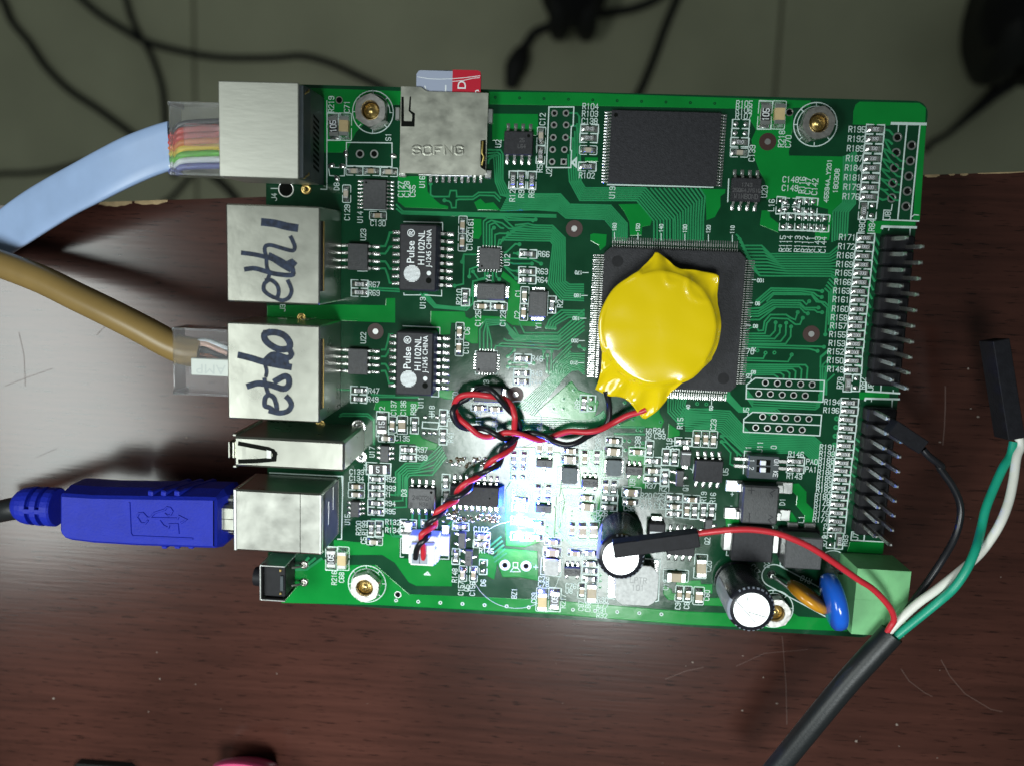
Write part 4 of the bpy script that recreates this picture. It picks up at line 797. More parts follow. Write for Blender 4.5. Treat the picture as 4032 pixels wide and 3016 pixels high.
# LEDs: lit blue, white-blue and red
for k_, (x, y, m, col, pw) in enumerate(((1920, 395, 'led_blue', (.0, .028, 1.0), .055), (1912, 545, 'led_cyan', (.42, .66, 1.0), .009), (1908, 715, 'led_red', (1.0, .42, .50), .005))):
    X, Y = A('p', x, y); b = MB(); b.box(-.55, .55, -.42, .42, .05, .55, m, .12); o = link('led', b.mesh('led'), BOARD, loc=(X, Y, 0)); o['label'] = ('lit blue LED', 'lit blue-white LED', 'lit red LED')[k_]
    t = MB(); t.box(.5, .95, -.45, .45, .03, .3, 'solder', .06); tm = t.mesh('terminal'); link('terminal', tm, o); link('terminal', tm, o, rz=math.pi); outline(X, Y, 1.4, .72, 0)
    pl = bpy.data.lights.new('led_light', 'POINT'); pl.energy = pw; pl.color = col; pl.shadow_soft_size = .0005
    po = bpy.data.objects.new('led_light', pl); COL.objects.link(po); po.location = (X*U, Y*U, (0.95, 1.9, 1.3)[k_]*U)
# plated holes, fiducials, test points
def hole(r, x, y, ri, ro, m='tin'):
    X, Y = A(r, x, y); VIA.lathe(X, Y, [(ro+.03, 0.0), (ro, .055), (ri, .055), (ri*.97, .045)], m, 22, smooth=False, cap=False); VIA.lathe(X, Y, [(ri, .030), (ri, .048)], 'hole', 22, smooth=False)
for pts, r in ((((1885,545),(1880,673),(1872,808),(1865,940),(1858,1072),(2010,545),(2012,673),(2005,808),(1993,940)), 'b'),): 
    for p in pts: hole(r, *p, .33, .56)
X, Y = A('b', 1985, 1072); VIA.box(X-.52, X+.52, Y-.52, Y+.52, 0, .05, 'tin'); VIA.lathe(X, Y, [(.33, .03), (.33, .056)], 'hole', 18, smooth=False)
for p in ((1748,530),(1733,697),(1715,862),(1698,1027),(1685,1190),(1902,618),(1888,785),(1872,952),(1855,1115),(1840,1280)): hole('d', *p, .52, .75)
for p in ((865,433),(995,440),(1120,443),(1248,450),(1373,455),(793,550),(920,555),(1047,563),(1172,568),(1298,573),(835,800),(960,808),(1085,815),(1213,820),(1338,825),(760,918),(887,924),(1012,930),(1138,937),(1265,943)): hole('l', *p, .42, .58)
hole('a', 1478, 402, .5, .62, 'nickel'); hole('d', 575, 260, .5, .62, 'nickel'); hole('p', 598, 1350, .52, .66); hole('a', 1703, 987, .5, .72); hole('a', 1858, 987, .5, .72); hole('a', 900, 1370, 1.25, 1.4); hole('p', 1760, 1030, .5, 1.0, 'silk'); hole('p', 1990, 1040, .5, 1.0, 'silk')
for r, x, y, w in (('a', 1118, 1370, .95), ('e', 1068, 1250, .88), ('i', 1825, 890, .95), ('j', 310, 910, 1.35), ('j', 335, 1235, 1.2), ('j', 1, 1, 0)):
    if w: X, Y = A(r, x, y); VIA.lathe(X, Y, [(w, 0.0), (w*.95, .06), (w*.62, .12), (w*.55, .05), (w*.3, .05), (w*.25, .5), (0, .55)], 'solder' if r == 'j' else 'brass', 20)
for r, x, y in (('f', 2100, 280), ('d', 338, 578), ('h', 812, 1285), ('e', 1872, 1395), ('k', 82, 562)):
    X, Y = A(r, x, y); VIA.lathe(X, Y, [(1.46, .0), (1.44, .042)], 'ring_brown', 26, smooth=False); VIA.lathe(X, Y, [(.52, .03), (.5, .065)], 'tin', 18, smooth=False)
for mb, n in ((POUR, 'copper_pour'), (TRACE, 'copper_trace'), (VIA, 'plated_hole')): mb.obj(n, LAM, kind='stuff')
# ---------------------------------------------------------------- mounting nuts on brass standoffs
def m_nut():
    b = MB(); n = 48; vs = []; pr = [(1,.05,1),(1,1.75,1),(.93,2.2,.5),(.55,2.2,0),(.50,1.95,0),(.49,.3,0)]
    for i in range(n):
        a = 2*math.pi*i/n; hx = 2.95*math.cos(math.pi/6)/math.cos((a % (math.pi/3))-math.pi/6)
        for f, z, hw in pr: r_ = f*(hx*hw+2.95*(1-hw)); vs.append((r_*math.cos(a), r_*math.sin(a), z))
    k = len(pr); b.add(vs, [(i*k+q, ((i+1)%n)*k+q, ((i+1)%n)*k+q+1, i*k+q+1) for i in range(n) for q in range(k-1)], 'nickel'); return b.mesh('nut')
nutm = m_nut()
stm = cached('stud', lambda: (lambda b: (b.lathe(0, 0, [(2.7,-10.35),(2.7,-1.65),(1.0,-1.62),(1.0,-0.1)], 'brass', 6, smooth=False), b.lathe(0, 0, [(1.42,-.1),(1.42,1.2),(1.15,1.5),(.75,1.55),(.7,1.75),(0,1.8)], 'brass', 18), b.mesh('standoff'))[2])(MB()))
wsm = cached('washer', lambda: (lambda b: (b.lathe(0, 0, [(3.0,0.0),(3.0,.05)], 'solder', 30, smooth=False), b.mesh('solder_pad'))[1])(MB()))
for i, (r, x, y) in enumerate((('a',1845,534), ('d',855,392), ('p',264,1232), ('s',1225,950))):
    X, Y = A(r, x, y); link('solder_pad', wsm, LAM, loc=(X, Y, 0)) if i < 0 else None
    link('nut', nutm, BOARD, loc=(X, Y, 0), rz=(.5, .25, .35, .2)[i]); link('standoff', stm, BOARD, loc=(X, Y, 0), rz=.3*i)
    sarc(X, Y, 3.55, w=.17); sarc(X, Y, 2.95, 20*i, 20*i+200, w=.13)
    for q in range(8): a = math.pi/4*q+.03*i; SILK.ribbon([(X+2.95*math.cos(a), Y+2.95*math.sin(a)), (X+3.5*math.cos(a), Y+3.5*math.sin(a))], .15, .05, .07, 'silk')
SILK.obj('white_lettering', LAM, kind='stuff')

# ---------------------------------------------------------------- sockets along the left edge
NS = 0
def stroke(mb, r, pts, w, z, m='ink'):
    P = [A(r, *p, z) for p in pts]; P = [tuple(v)[:2] for v in curve([(*p, 0) for p in P], 4)]
    global NS; NS += 1; z += NS*.004; w *= .66; mb.ribbon(P, w, z-.02, z+.02, m)
    for p in (P[0], P[-1]): mb.lathe(p[0], p[1], [(w/2, z-.02), (w/2, z+.018)], m, 10, smooth=False)
def jack(rc, z, label):
    x0, x1, y0, y1 = rc; b = MB(); b.box(x0, x1, y0, y1, 0.15, z, 'shell', .22)
    o = b.obj('network_socket', BOARD); o['label'] = label
    s = MB(); s.box(x1-.05, x1+.12, y0+(y1-y0)*.14, y1-(y1-y0)*.14, z-1.6, z-.35, 'plastic_black'); s.box(x1-.05, x1+.25, y0+(y1-y0)*.14, y1-(y1-y0)*.14, z-1.85, z-1.66, 'brass', .05); s.obj('spring_slot', o)
    s = MB(); s.box(x0-.02, x0+.35, y0+1.8, y1-1.8, 2.6, z-2.2, 'plastic_black'); s.obj('port_opening', o)
    for dx in (.35, .62): 
        for yy in (y0, y1): t = MB(); t.box(x0+(x1-x0)*dx-.7, x0+(x1-x0)*dx+.7, yy-.12, yy+.12, .1, 2.2, 'shell', .04); t.obj('shield_tab', o)
    return o
ZJ = 13.3
ax0, ax1, ay0, ay1 = rect('e', 245, 8, 1265, 1110, ZJ); J1 = jack((ax0, ax1, ay0, ay1), ZJ, 'metal network socket with eth1 handwritten on top')
bx0 = at(895, 1400, ZJ)[0]; bx1 = at(1259, 1400, ZJ)[0]; by1 = at(1080, 1277, ZJ)[1]; by0 = at(1080, 1656, ZJ)[1]; J0 = jack((bx0, bx1, by0, by1), ZJ, 'metal network socket with eth0 handwritten on top')
h1 = MB(); zt = ZJ+.01
for pts, w in (([(670,212),(780,225),(900,255),(990,270)], 1.9), ([(435,545),(560,562),(690,592),(800,625),(900,655),(975,655)], 1.1), ([(740,590),(840,640),(930,690),(970,660)], 1.8), ([(690,590),(668,520),(680,470),(740,460),(860,495),(970,520),(995,480),(975,420),(955,378)], .95),
    ([(470,720),(560,712),(680,745),(800,775),(960,785),(975,740),(960,690),(940,645)], 1.15), ([(685,600),(692,700),(720,770),(700,830)], .9), ([(800,640),(860,680),(930,720)], 1.2), ([(690,840),(740,840),(800,890),(820,960),(800,1030),(730,1010),(660,950),(665,880),(700,848)], .95), ([(790,1035),(860,1060),(930,1030),(960,960),(945,900),(925,855)], .95)): stroke(h1, 'e', pts, w, zt)
h1.obj('handwriting', J1)
h0 = MB()
for r, pts, w in (('e', [(690,1412),(780,1405),(880,1440),(940,1520),(925,1580),(830,1590),(740,1550),(675,1490),(665,1430),(700,1410)], 1.6), ('i', [(960,140),(1080,170),(1210,210),(1350,240),(1480,262)], 1.6), ('i', [(1230,190),(1300,130),(1380,140),(1470,165),(1510,130),(1500,95)], 1.4), ('i', [(1290,175),(1380,205),(1440,200)], 1.9), ('i', [(1215,210),(1240,300),(1235,355)], .9),
    ('i', [(1055,465),(1150,440),(1290,460),(1420,500),(1480,460),(1480,385),(1430,365),(1345,410)], 1.5), ('i', [(1220,400),(1235,480),(1260,560)], 1.0), ('i', [(1265,560),(1320,595),(1350,690),(1340,740),(1270,700),(1222,680),(1225,600),(1262,560)], 1.15), ('i', [(1290,740),(1380,760),(1470,740),(1510,680),(1490,620),(1468,595)], 1.3)): stroke(h0, r, pts, w, zt)
h0.obj('handwriting', J0)
# topmost socket: pale metal cover with a black comb-like back
ZK = 13.0; x0, x1, y0, y1 = rect('a', 160, 190, 1037, 1262, ZK)
b = MB(); b.box(x0, x1, y0, y1, 1.5, ZK, 'shell_brushed', .15); J4 = b.obj('network_socket', BOARD); J4['label'] = 'pale metal network socket with a black slotted back, nearest the desk edge'
xb = A('a', 1298, 800, 1.0)[0]; b = MB()
b.add([(x0+1, y0+.3, 0.1), (xb, y0+.1, 0.1), (xb, y1-.1, 0.1), (x0+1, y1-.3, 0.1), (x1-.4, y0+.3, ZK-.4), (x1+.55, y0+.3, ZK-.6), (x1+.55, y1-.3, ZK-.6), (x1-.4, y1-.3, ZK-.4), (x1+.9, y0+.25, ZK-3.4), (x1+.9, y1-.25, ZK-3.4)],
      [(4,5,6,7), (5,8,9,6), (8,1,2,9), (0,1,8,5,4), (3,7,6,9,2), (0,4,7,3), (3,2,1,0)], 'plastic_slate'); bk = b.obj('socket_back', J4)
for i in range(10):
    yy = y1-3.9-(y1-y0-6.8)*i/9; t = MB(); xs = x1+.95; dx = (xb-xs)
    f = lambda u: (xs+dx*u, ZK-3.4-(ZK-3.5)*u)
    (ua, za), (ub, zb) = f(.18), f(.62); t.add([(ua, yy, za+.06), (ub, yy-.55, zb+.06), (ub, yy-1.05, zb+.06), (ua, yy-.5, za+.06)], [(0, 3, 2, 1), (0, 1, 2, 3)], 'hole'); t.obj('slot', J4)
for yy in (y0+.9, y1-.9): t = MB(); t.tube([(x1+.5, yy-.6, ZK-1.2), (x1+.95, yy, ZK-2.2), (x1+.6, yy+.6, ZK-3.2)], .16, 'brass', 6); t.obj('latch', J4)
# USB-A standing on its side
ZU = 14.0; x0, x1, y0, y1 = rect('i', 885, 1020, 2085, 1398, ZU); y1 += .1
b = MB(); b.box(x0, x1, y0, y1, .1, ZU, 'shell', .35); UA = b.obj('usb_socket', BOARD); UA['label'] = 'narrow upright metal USB socket without a cable'
s = MB()
for pts, w in (([(955,1092),(1100,1120),(1260,1150),(1310,1172),(1330,1200)], .75), ([(955,1285),(1150,1278),(1325,1262),(1330,1200)], .75)): s.ribbon([A('i', *p, ZU) for p in pts], w, ZU-.05, ZU+.012, 'hole')
s.obj('spring_slot', UA)
s = MB(); P = [A('i', *p, ZU) for p in ((975,1125),(1240,1160),(1240,1250),(975,1265))]; s.add([(P[0][0],P[0][1],ZU+.02),(P[1][0],P[1][1],ZU-.1),(P[2][0],P[2][1],ZU-.1),(P[3][0],P[3][1],ZU+.02)], [(3,2,1,0)], 'shell'); s.add([(P[1][0],P[1][1],ZU+.02),(P[1][0]+.9,P[1][1]-.1,ZU+.35),(P[2][0]+.9,P[2][1]+.1,ZU+.35),(P[2][0],P[2][1],ZU+.02)], [(3,2,1,0)], 'tin'); s.obj('spring_tongue', UA)
s = MB(); 
for xx in (x0-.25, x0-.95): s.box(xx-.16, xx+.16, y0+1.3, y1-1.0, 2, ZU-.2, 'shell', .08)
for yy in (y0-.15, y1+.15): s.box(x0-.35, x0+.3, yy-.22, yy+.22, 1, ZU-.3, 'shell', .1)
s.obj('flared_rim', UA)
# USB-B with the blue plug in it
ZB = 11.0; x0, x1, y0, y1 = rect('o', 607, 345, 1562, 1062, ZB)
b = MB(); b.box(x0, x1, y0, y1, .1, ZB, 'shell_scuffed', .3); UB = b.obj('usb_socket', BOARD); UB['label'] = 'square metal USB socket holding the blue plug'
xs = A('o', 1330, 700, ZB)[0]; s = MB(); s.box(xs-.05, xs+.05, y0+.1, y1-.1, ZB-.4, ZB+.015, 'hole'); s.obj('seam', UB)
s = MB(); s.box(x0-.12, x0+.55, y0-.08, y1+.08, .6, ZB+.08, 'tin', .16); s.box(x1-.5, x1+.03, y0+.1, y1-.1, 9.5, ZB+.03, 'tin', .14); s.obj('rolled_rim', UB)
s = MB()
for yy, zz in ((y0+4.2, 6.6), (y0+6, 3.6)): s.box(x1, x1+.06, yy, yy+4.2, zz, zz+.3, 'tin')
s.box(x1, x1+.03, y0+.4, y1-.4, .5, ZB-.8, 'plastic_slate'); s.obj('back_plate', UB)
# reset button with its bent bracket
zr = 6.6; x0, x1, y0, y1 = rect('o', 885, 1165, 1165, 1570, zr)
b = MB(); b.box(x0+.5, x1-.2, y0+.55, y1-.55, .3, zr-.9, 'plastic_black', .15); RB = b.obj('push_button', BOARD); RB['label'] = 'small black push button in a bent metal bracket at the near left corner'
s = MB(); s.box(x0, x0+.32, y0, y1, .1, zr, 'tin', .08); s.box(x0+.3, x1, y1-.3, y1, .1, zr, 'tin', .08); s.box(x0+.3, x1, y0, y0+.3, .1, zr, 'tin', .08); s.obj('bracket', RB)
s = MB(); T = Matrix.Translation((x0-.9, (y0+y1)/2, 3.6)) @ Matrix.Rotation(math.pi/2, 4, 'Y'); s.lathe(0, 0, [(1.7, -.9), (1.8, 0), (1.8, 1.0)], 'plastic_black', 16, T=T); s.obj('plunger', RB)
s = MB()
for yy in (y0+1.0, y1-1.4): s.box(x1-1.3, x1-.9, yy, yy+.45, zr-.92, zr-.7, 'brass', .05)
s.box(x1-1.1, x1-.5, y0+1.8, y1-2.1, zr-.92, zr-.55, 'plastic_slate', .06); s.obj('contact', RB)
s = MB()
for yy in (y0+.7, y1-2.6): X, Y = x1+1.5, yy+.6; s.lathe(X, Y, [(.85, 0), (.8, .3), (.4, .55), (.35, .2)], 'nickel', 14); s.tube([(x1-.3, yy+.6, 2), (x1+.9, yy+.6, 1.4), (X, Y, .2)], .25, 'nickel', 6)
s.obj('pin', RB)
# battery socket with the white plug
b = MB(); x0, x1, y0, y1 = rect('p', 735, 850, 985, 1045, 5.0); zt = 5.0
b.box(x0-.6, x1+.6, y0+.2, y1+2.0, .1, 3.6, 'jst_white', .15); b.box(x0-2.2, x0-.6, y0+.8, y1+1.4, .1, 1.6, 'jst_white', .12); b.box(x1+.6, x1+2.2, y0+.8, y1+1.4, .1, 1.6, 'jst_white', .12)
JS = b.obj('battery_socket', BOARD)
for xx in (x0-2.0, x1+.7): s = MB(); s.box(xx, xx+1.3, y1+1.2, y1+3.2, .03, .5, 'tin', .1); s.obj('terminal', JS)
s = MB()
for xx in ((x0+x1)/2-.7, (x0+x1)/2+.7): s.box(xx-.25, xx+.25, y0-1.3, y0+.2, .03, .3, 'solder', .08)
s.obj('terminal', JS)
JSTC = ((x0+x1)/2, (y0+y1)/2, x0, x1, y0, y1)
# microSD slot
zs = 1.9; x0, x1, y0, y1 = rect('b', 217, 300, 1138, 1222, zs); yt = A('b', 300, 255, zs)[1]
b = MB(); xm = A('b', 430, 280, zs)[0]; xm2 = A('b', 500, 300, zs)[0]; P = [(x0, y0), (x1-.5, y0), (x1, y0+.5), (x1, y1), (xm2, y1), (xm, yt), (x0, yt)]
b.prism(P, .25, zs, 'shell_smudged'); SD = b.obj('card_slot', BOARD); SD['label'] = 'stamped metal microSD card slot with SOFNG pressed into it'
b = MB()
zl = 0
for q, ch_ in enumerate('SOFNG'):
    for st in FONT[ch_]: b.ribbon([A('b', 350+q*115+gx*20, 990-gy*14.5, zs) for gx, gy in st], .16, zs-.02, zs+.07, 'shell_smudged', .22)
b.obj('embossed_lettering', SD)
c = MB(); P = [A('b', *p, zs) for p in ((222,365),(248,368),(250,630),(335,632),(340,560),(300,520),(312,365),(328,362),(322,515),(370,548),(365,690),(220,688))]; c.prism(P, zs-.02, zs+.012, 'hole')
P = [A('b', *p, zs) for p in ((1082,840),(1140,835),(1138,1170),(1080,1130))]; c.prism(P, zs-.02, zs+.012, 'hole'); c.obj('cut_out', SD)
c = MB(); c.tube([A3('b', 1108, 850, 2.0), A3('b', 1100, 980, 2.02), A3('b', 1120, 1020, 2.1), A3('b', 1095, 1110, 2.0)], .2, 'gold', 6); c.obj('contact_spring', SD)
c = MB(); c.tube([A3('b', 410, 1212, 1.7), A3('b', 985, 1225, 1.7)], .22, 'tin', 8); c.obj('rolled_edge', SD)
for i in range(9):
    x = 540+i*68; c = MB(); X, Y = A('b', x, 1275); c.box(X-.28, X+.28, Y-.45, Y+.9, .02, .28, 'solder', .1); c.obj('contact', SD)
for x, y, w, h in ((185,555,.8,2.2),(1190,580,.9,2.4),(240,1185,1.2,1.8),(1165,1210,1.2,1.4)): c = MB(); X, Y = A('b', x, y); c.box(X-w/2, X+w/2, Y-h/2, Y+h/2, .03, .6, 'tin', .12); c.obj('terminal', SD)
# DIP switch
zd = 2.6; x0, x1, y0, y1 = rect('l', 690, 1218, 1003, 1460, zd); b = MB(); b.box(x0, x1, y0-.4, y1, .2, zd, 'plastic_slate', .12)
xa = A('l', 760, 1300, zd)[0]; xb2 = A('l', 940, 1300, zd)[0]
DS = b.obj('switch_block', BOARD); DS['label'] = 'black two-way slide switch block with white sliders'
s = MB(); text(s, 'ON', x1-.5, y1-1.0, zd+.012, .75, -math.pi/2, 'white_print', .10, .01); text(s, 'KE', x1-.5, y1-3.1, zd+.012, .75, -math.pi/2, 'white_print', .10, .01); text(s, '1', x0+.55, y1-.95, zd+.012, .75, -math.pi/2, 'white_print', .10, .01); text(s, '2', x0+.55, y1-2.3, zd+.012, .75, -math.pi/2, 'white_print', .10, .01); s.obj('lettering', DS)
for x, y in ((840, 1295), (838, 1372)):
    X, Y = A('l', x, y, zd); s = MB(); s.box(X-1.1, X+1.3, Y-.5, Y+.5, zd-.05, zd+.01, 'hole'); s.obj('slider_slot', DS); s = MB(); s.box(X-.55, X+.45, Y-.42, Y+.42, zd, zd+.45, 'jst_white', .08); s.obj('slider', DS)
for x, y in ((600, 1255), (595, 1332), (1050, 1282), (1045, 1358)):
    X, Y = A('l', x, y); s = MB(); s.box(X-1.2, X+1.3 if x < 800 else X+.9, Y-.35, Y+.35, .03, .35, 'lead_tin', .1); s.obj('lead', DS)
# bridge rectifier, large diode, common-mode choke
zq = 3.2; x0, x1, y0, y1 = rect('r', 905, 578, 1268, 1010, zq); b = MB(); b.box(x0, x1, y0, y1, .4, zq, 'chip_grey', .3); BR = b.obj('bridge_rectifier', BOARD)
s = MB(); zz = zq+.015
text(s, '+', *A('r', 990, 632, zq), zz, 1.9, 0, 'chip_black', .14, .01); s.ribbon([A('r', 968, 880, zq), A('r', 965, 975, zq)], .16, zz-.01, zz, 'chip_black')
for x, y in ((1218, 655), (1198, 945)): s.ribbon([A('r', x-10, y-42, zq), A('r', x+25, y-22, zq), A('r', x-25, y+5, zq), A('r', x+5, y+42, zq)], .15, zz-.01, zz, 'chip_black')
s.obj('marking', BR)
for xx, yy, xe in ((710, 575, 0), (693, 872, 0), (1432, 605, 1), (1405, 902, 1)):
    X, Y = A('r', xx, yy); s = MB(); X2 = x0+.1 if not xe else x1-.1
    a_, b_ = min(X, X2), max(X, X2); s.box(a_ if not xe else b_-2.9, b_ if xe else a_+2.9, Y-1.05, Y+1.05, .03, .4, 'tin', .1); s.box(min((a_+1.8) if not xe else a_, b_), max(b_ if not xe else b_-1.8, a_), Y-.8, Y+.8, .3, 1.5, 'tin', .15); s.obj('lead', BR)
zq = 2.5; x0, x1, y0, y1 = rect('r', 795, 1035, 1218, 1390, zq); b = MB(); b.box(x0, x1, y0-.6, y1, .2, zq, 'chip_black', .25); D2 = b.obj('power_diode', BOARD)
for xx in (x0-.6, x1+.5): s = MB(); s.box(xx-.75, xx+.75, (y0+y1)/2-2.0, (y0+y1)/2+1.9, .03, 1.3, 'tin', .2); s.obj('lead', D2)
zq = 5.2; x0, x1, y0, y1 = rect('r', 1368, 1135, 1745, 1500, zq); b = MB(); b.box(x0, x1, y0, y1, 1.2, zq, 'chip_grey', .2); b.box(x0-.2, x1+.4, y0+.6, y1+.3, .2, 1.8, 'plastic_black', .2); L1 = b.obj('choke', BOARD); L1['label'] = 'square dark choke under the red wire'
for x, y in ((1435, 1010), (1618, 1015)): X, Y = A('r', x, y); s = MB(); s.box(X-.95, X+.95, Y-2.4, Y+.6, .03, .5, 'tin', .15); s.obj('lead', L1)
X, Y = A('q', 1745, 850, 0); b = MB(); b.box(X-1.5, X+1.5, Y-2.6, Y+.6, .2, 2.2, 'chip_black', .2); b.box(X-1.25, X+1.25, Y-2.4, Y-.9, 2.2, 2.23, 'white_print'); o = b.obj('diode', BOARD); s = MB(); s.box(X-1.0, X+1.0, Y+.3, Y+1.6, .03, .9, 'tin', .15); s.obj('lead', o)
# electrolytic capacitors
def ecap(base, tip, r, H, label, marks, strip):
    bx, by = base; tx_, ty_ = tip; ax = Vector((tx_-bx, ty_-by, H)).normalized()
    q = Vector((0, 0, 1)).rotation_difference(ax).to_matrix().to_4x4(); T = Matrix.Translation((bx, by, .3)) @ q; L = Vector((tx_-bx, ty_-by, H)).length
    b = MB(); b.lathe(0, 0, [(r*.9, 0), (r, .5), (r, 1.6), (r*.95, 1.9), (r, 2.2), (r, L-1.0), (r*.97, L-.45), (r*.88, L-.12), (r*.75, L)], 'sleeve', 36, T=T); o = b.obj('electrolytic_capacitor', BOARD); o['label'] = label
    s = MB(); s.lathe(0, 0, [(r*.755, L-.05), (r*.74, L+.03), (0, L+.035)], 'alu', 30, smooth=False, T=T); d = s.obj('metal_top', o)
    s = MB()
    for (u0, v0), (u1, v1) in marks:
        m2 = MB(); m2.ribbon([(u0*r*.74, v0*r*.74), (u1*r*.74, v1*r*.74)], .16, L+.02, L+.05, 'ferrite'); s.add([tuple(T @ Vector(p)) for p in m2.v], m2.f, 'ferrite')
    s.obj('vent_score', o)
    s = MB(); a0, a1 = strip; n = 6
    vs = []
    for i in range(n+1):
        a = a0+(a1-a0)*i/n
        for zz, rr in ((2.3, r+.02), (L-1.0, r+.02), (L-.45, r*.97+.03), (L-.12, r*.88+.03)): vs.append(tuple(T @ Vector((rr*math.cos(a), rr*math.sin(a), zz))))
    s.add(vs, [(i*4+k, (i+1)*4+k, (i+1)*4+k+1, i*4+k+1) for i in range(n) for k in range(3)], 'sleeve_print'); 
    for i in range(22):                  # small lettering round the rim and flank
        a = a1+.35+i*.21
        if a > a0+2*math.pi-.3: break
        w = random.uniform(.03, .07); s.add([tuple(T @ Vector((rr*math.cos(a+sg*w), rr*math.sin(a+sg*w), zz))) for sg, rr, zz in ((-1, r*.965+.02, L-.43), (1, r*.965+.02, L-.43), (1, r*.90+.03, L-.16), (-1, r*.90+.03, L-.16))], [(0, 1, 2, 3)], 'sleeve_print')
    s.obj('printed_sleeve', o)
    return T, L
e1 = ecap(A('q', 1365, 940), A('q', 1362, 1225, 13.5), 4.0, 13.2, 'electrolytic capacitor under the black plug of the red wire', [((-.85, .12), (-.1, .1)), ((.12, -.1), (.3, -.95)), ((.15, .05), (.85, -.35))], (2.6, 3.3))
e2 = ecap(A('s', 818, 640), A('s', 992, 965, 13.5), 4.0, 13.2, 'electrolytic capacitor at the near edge beside the orange disc', [((-.95, .55), (.25, -.7)), ((-.2, -.12), (.85, -.38)), ((-.25, .9), (-.3, .5))], (2.7, 3.7))
# disc parts
def disc(name, cx, cy, cz, half, thick, vert, ang, m, label, lean=0.0):
    b = MB(); n = 20; k = 11; vs = []; T = Matrix.Translation((cx, cy, cz)) @ Matrix.Rotation(ang, 4, 'Z') @ Matrix.Rotation(lean, 4, 'X')
    pr = [(math.sin(math.pi*i/(k-1)), math.cos(math.pi*i/(k-1))) for i in range(k)]
    for i in range(n):
        a = 2*math.pi*i/n
        for s_, c_ in pr: vs.append(tuple(T @ Vector((half*math.copysign(abs(s_)**.75, s_)*math.cos(a), thick*math.copysign(abs(c_)**.62, c_), vert*math.copysign(abs(s_)**.75, s_)*math.sin(a)))))
    b.add(vs, [(i*k+q, i*k+q+1, ((i+1)%n)*k+q+1, ((i+1)%n)*k+q) for i in range(n) for q in range(k-1)], m, True)
    o = b.obj(name, BOARD); o['label'] = label; return o, T
pa = A('s', 1370, 650, 4.0); pb = A('s', 1800, 975, 8.0); an = math.atan2(pb[1]-pa[1], pb[0]-pa[0])
ox, oy = A('s', 1610, 830, 6.0); PT, T = disc('disc_fuse', ox, oy, 5.6, 4.1, 1.15, 4.2, an, 'ptc_orange', 'orange disc fuse on edge between the capacitor and the blue disc')
s = MB(); u = A3('s', 1215, 590, .2); s.tube(curve([(u[0], u[1], -.2), (u[0]+.1, u[1], .9), (u[0]+1.2, u[1]-.6, 1.6), (u[0]+2.6, u[1]-1.4, 2.4)], 4), .32, 'tin', 8); s.lathe(u[0], u[1], [(.95, .05), (.85, .25), (.4, .7)], 'solder', 14); s.obj('lead', PT)
mp0 = A('s', 1830, 560, 6.5); mp1 = A('s', 1915, 1150, 6.5)
mx, my = (mp0[0]+mp1[0])/2, (mp0[1]+mp1[1])/2; MV, T = disc('varistor', mx, my, 7.2, 4.9, 1.75, 5.4, math.atan2(mp1[1]-mp0[1], mp1[0]-mp0[0]), 'mov_blue', 'glossy blue disc varistor beside the green terminal block', lean=.05)
s = MB(); s.tube([(mx, my+1.8, -.2), (mx, my+1.8, 3)], .35, 'tin', 8); s.tube([(mx+.3, my-1.8, -.2), (mx+.2, my-1.8, 3)], .35, 'tin', 8); s.obj('lead', MV)
# green screw terminal
zt = 8.0; x0, _, _, y1 = rect('t', 402, 1205, 500, 1400, zt); x1 = A('t', 985, 1225, zt)[0]; y0 = A('_', 3350, 2494, zt)[1]; xs = x0+(x1-x0)*.60
b = MB(); b.add([(x0-.4, y0, 0), (x1-.2, y0, 0), (x1, y0, zt), (x0, y0, zt), (x0-.4, y1, 0), (x1-.2, y1, 0), (x1, y1, zt), (x0, y1, zt)], [(0, 1, 2, 3), (1, 5, 6, 2), (5, 4, 7, 6), (4, 0, 3, 7), (3, 2, 6, 7), (4, 5, 1, 0)], 'block_green'); TB = b.obj('terminal_block', BOARD); TB['label'] = 'pale green screw terminal block at the near right corner'
s = MB(); s.box(xs-.06, xs+.06, y0+.02, y1-.02, zt-.2, zt+.05, 'block_green', 0); ym = y1-(y1-y0)*.47; s.box(x0+.02, x1-.02, ym-.04, ym+.04, zt-.2, zt+.03, 'block_green'); s.box(xs, x1-.1, ym+.1, y1-.1, zt, zt+.06, 'block_green'); s.obj('top_rib', TB)
s = MB()
for yy in (y1-2.9, y1-8): s.box(x0-.95, x0-.2, yy-.5, yy+.5, .6, 2.0, 'hole'); s.tube([(x0-1.4, yy, -.1), (x0-1.2, yy, 1.4), (x0-.3, yy, 2)], .3, 'tin', 7)
s.obj('solder_pin', TB)
# ---------------------------------------------------------------- pin headers on the right edge
def header(ys, label, xa, xb):
    b = MB()
    for k, y in enumerate(ys): b.box(xa-1.24, xb+1.24, y-1.24, y+1.24, .1, 2.6, 'plastic_black', .32)
    o = b.obj('pin_header', BOARD); o['label'] = label
    pm = cached('pin', lambda: (lambda p: (p.box(-.32, .32, -.32, .32, -1.2, 8.4, 'nickel', .0), p.add([(-.32,-.32,8.4),(.32,-.32,8.4),(.32,.32,8.4),(-.32,.32,8.4),(-.15,-.15,8.9),(.15,-.15,8.9),(.15,.15,8.9),(-.15,.15,8.9)], [(0,1,5,4),(1,2,6,5),(2,3,7,6),(3,0,4,7),(4,5,6,7)], 'tin'), p.mesh('pin'))[2])(MB()))
    for y in ys:
        for xx, dy in ((xa, .0), (xb, -1.27)): link('pin', pm, o, loc=(xx+random.uniform(-.06, .06), y+dy+.6, 0))
    return o
tips6 = [A('h', 1870, 245+i*170, 8.8) for i in range(8)]; 
XA = A('d', 1715, 862)[0]; XB = A('d', 1872, 952)[0]
ya = [A('h', 1870, 245, 8.8)[1], A('m', 770, 675, 8.8)[1]]; n6 = 10
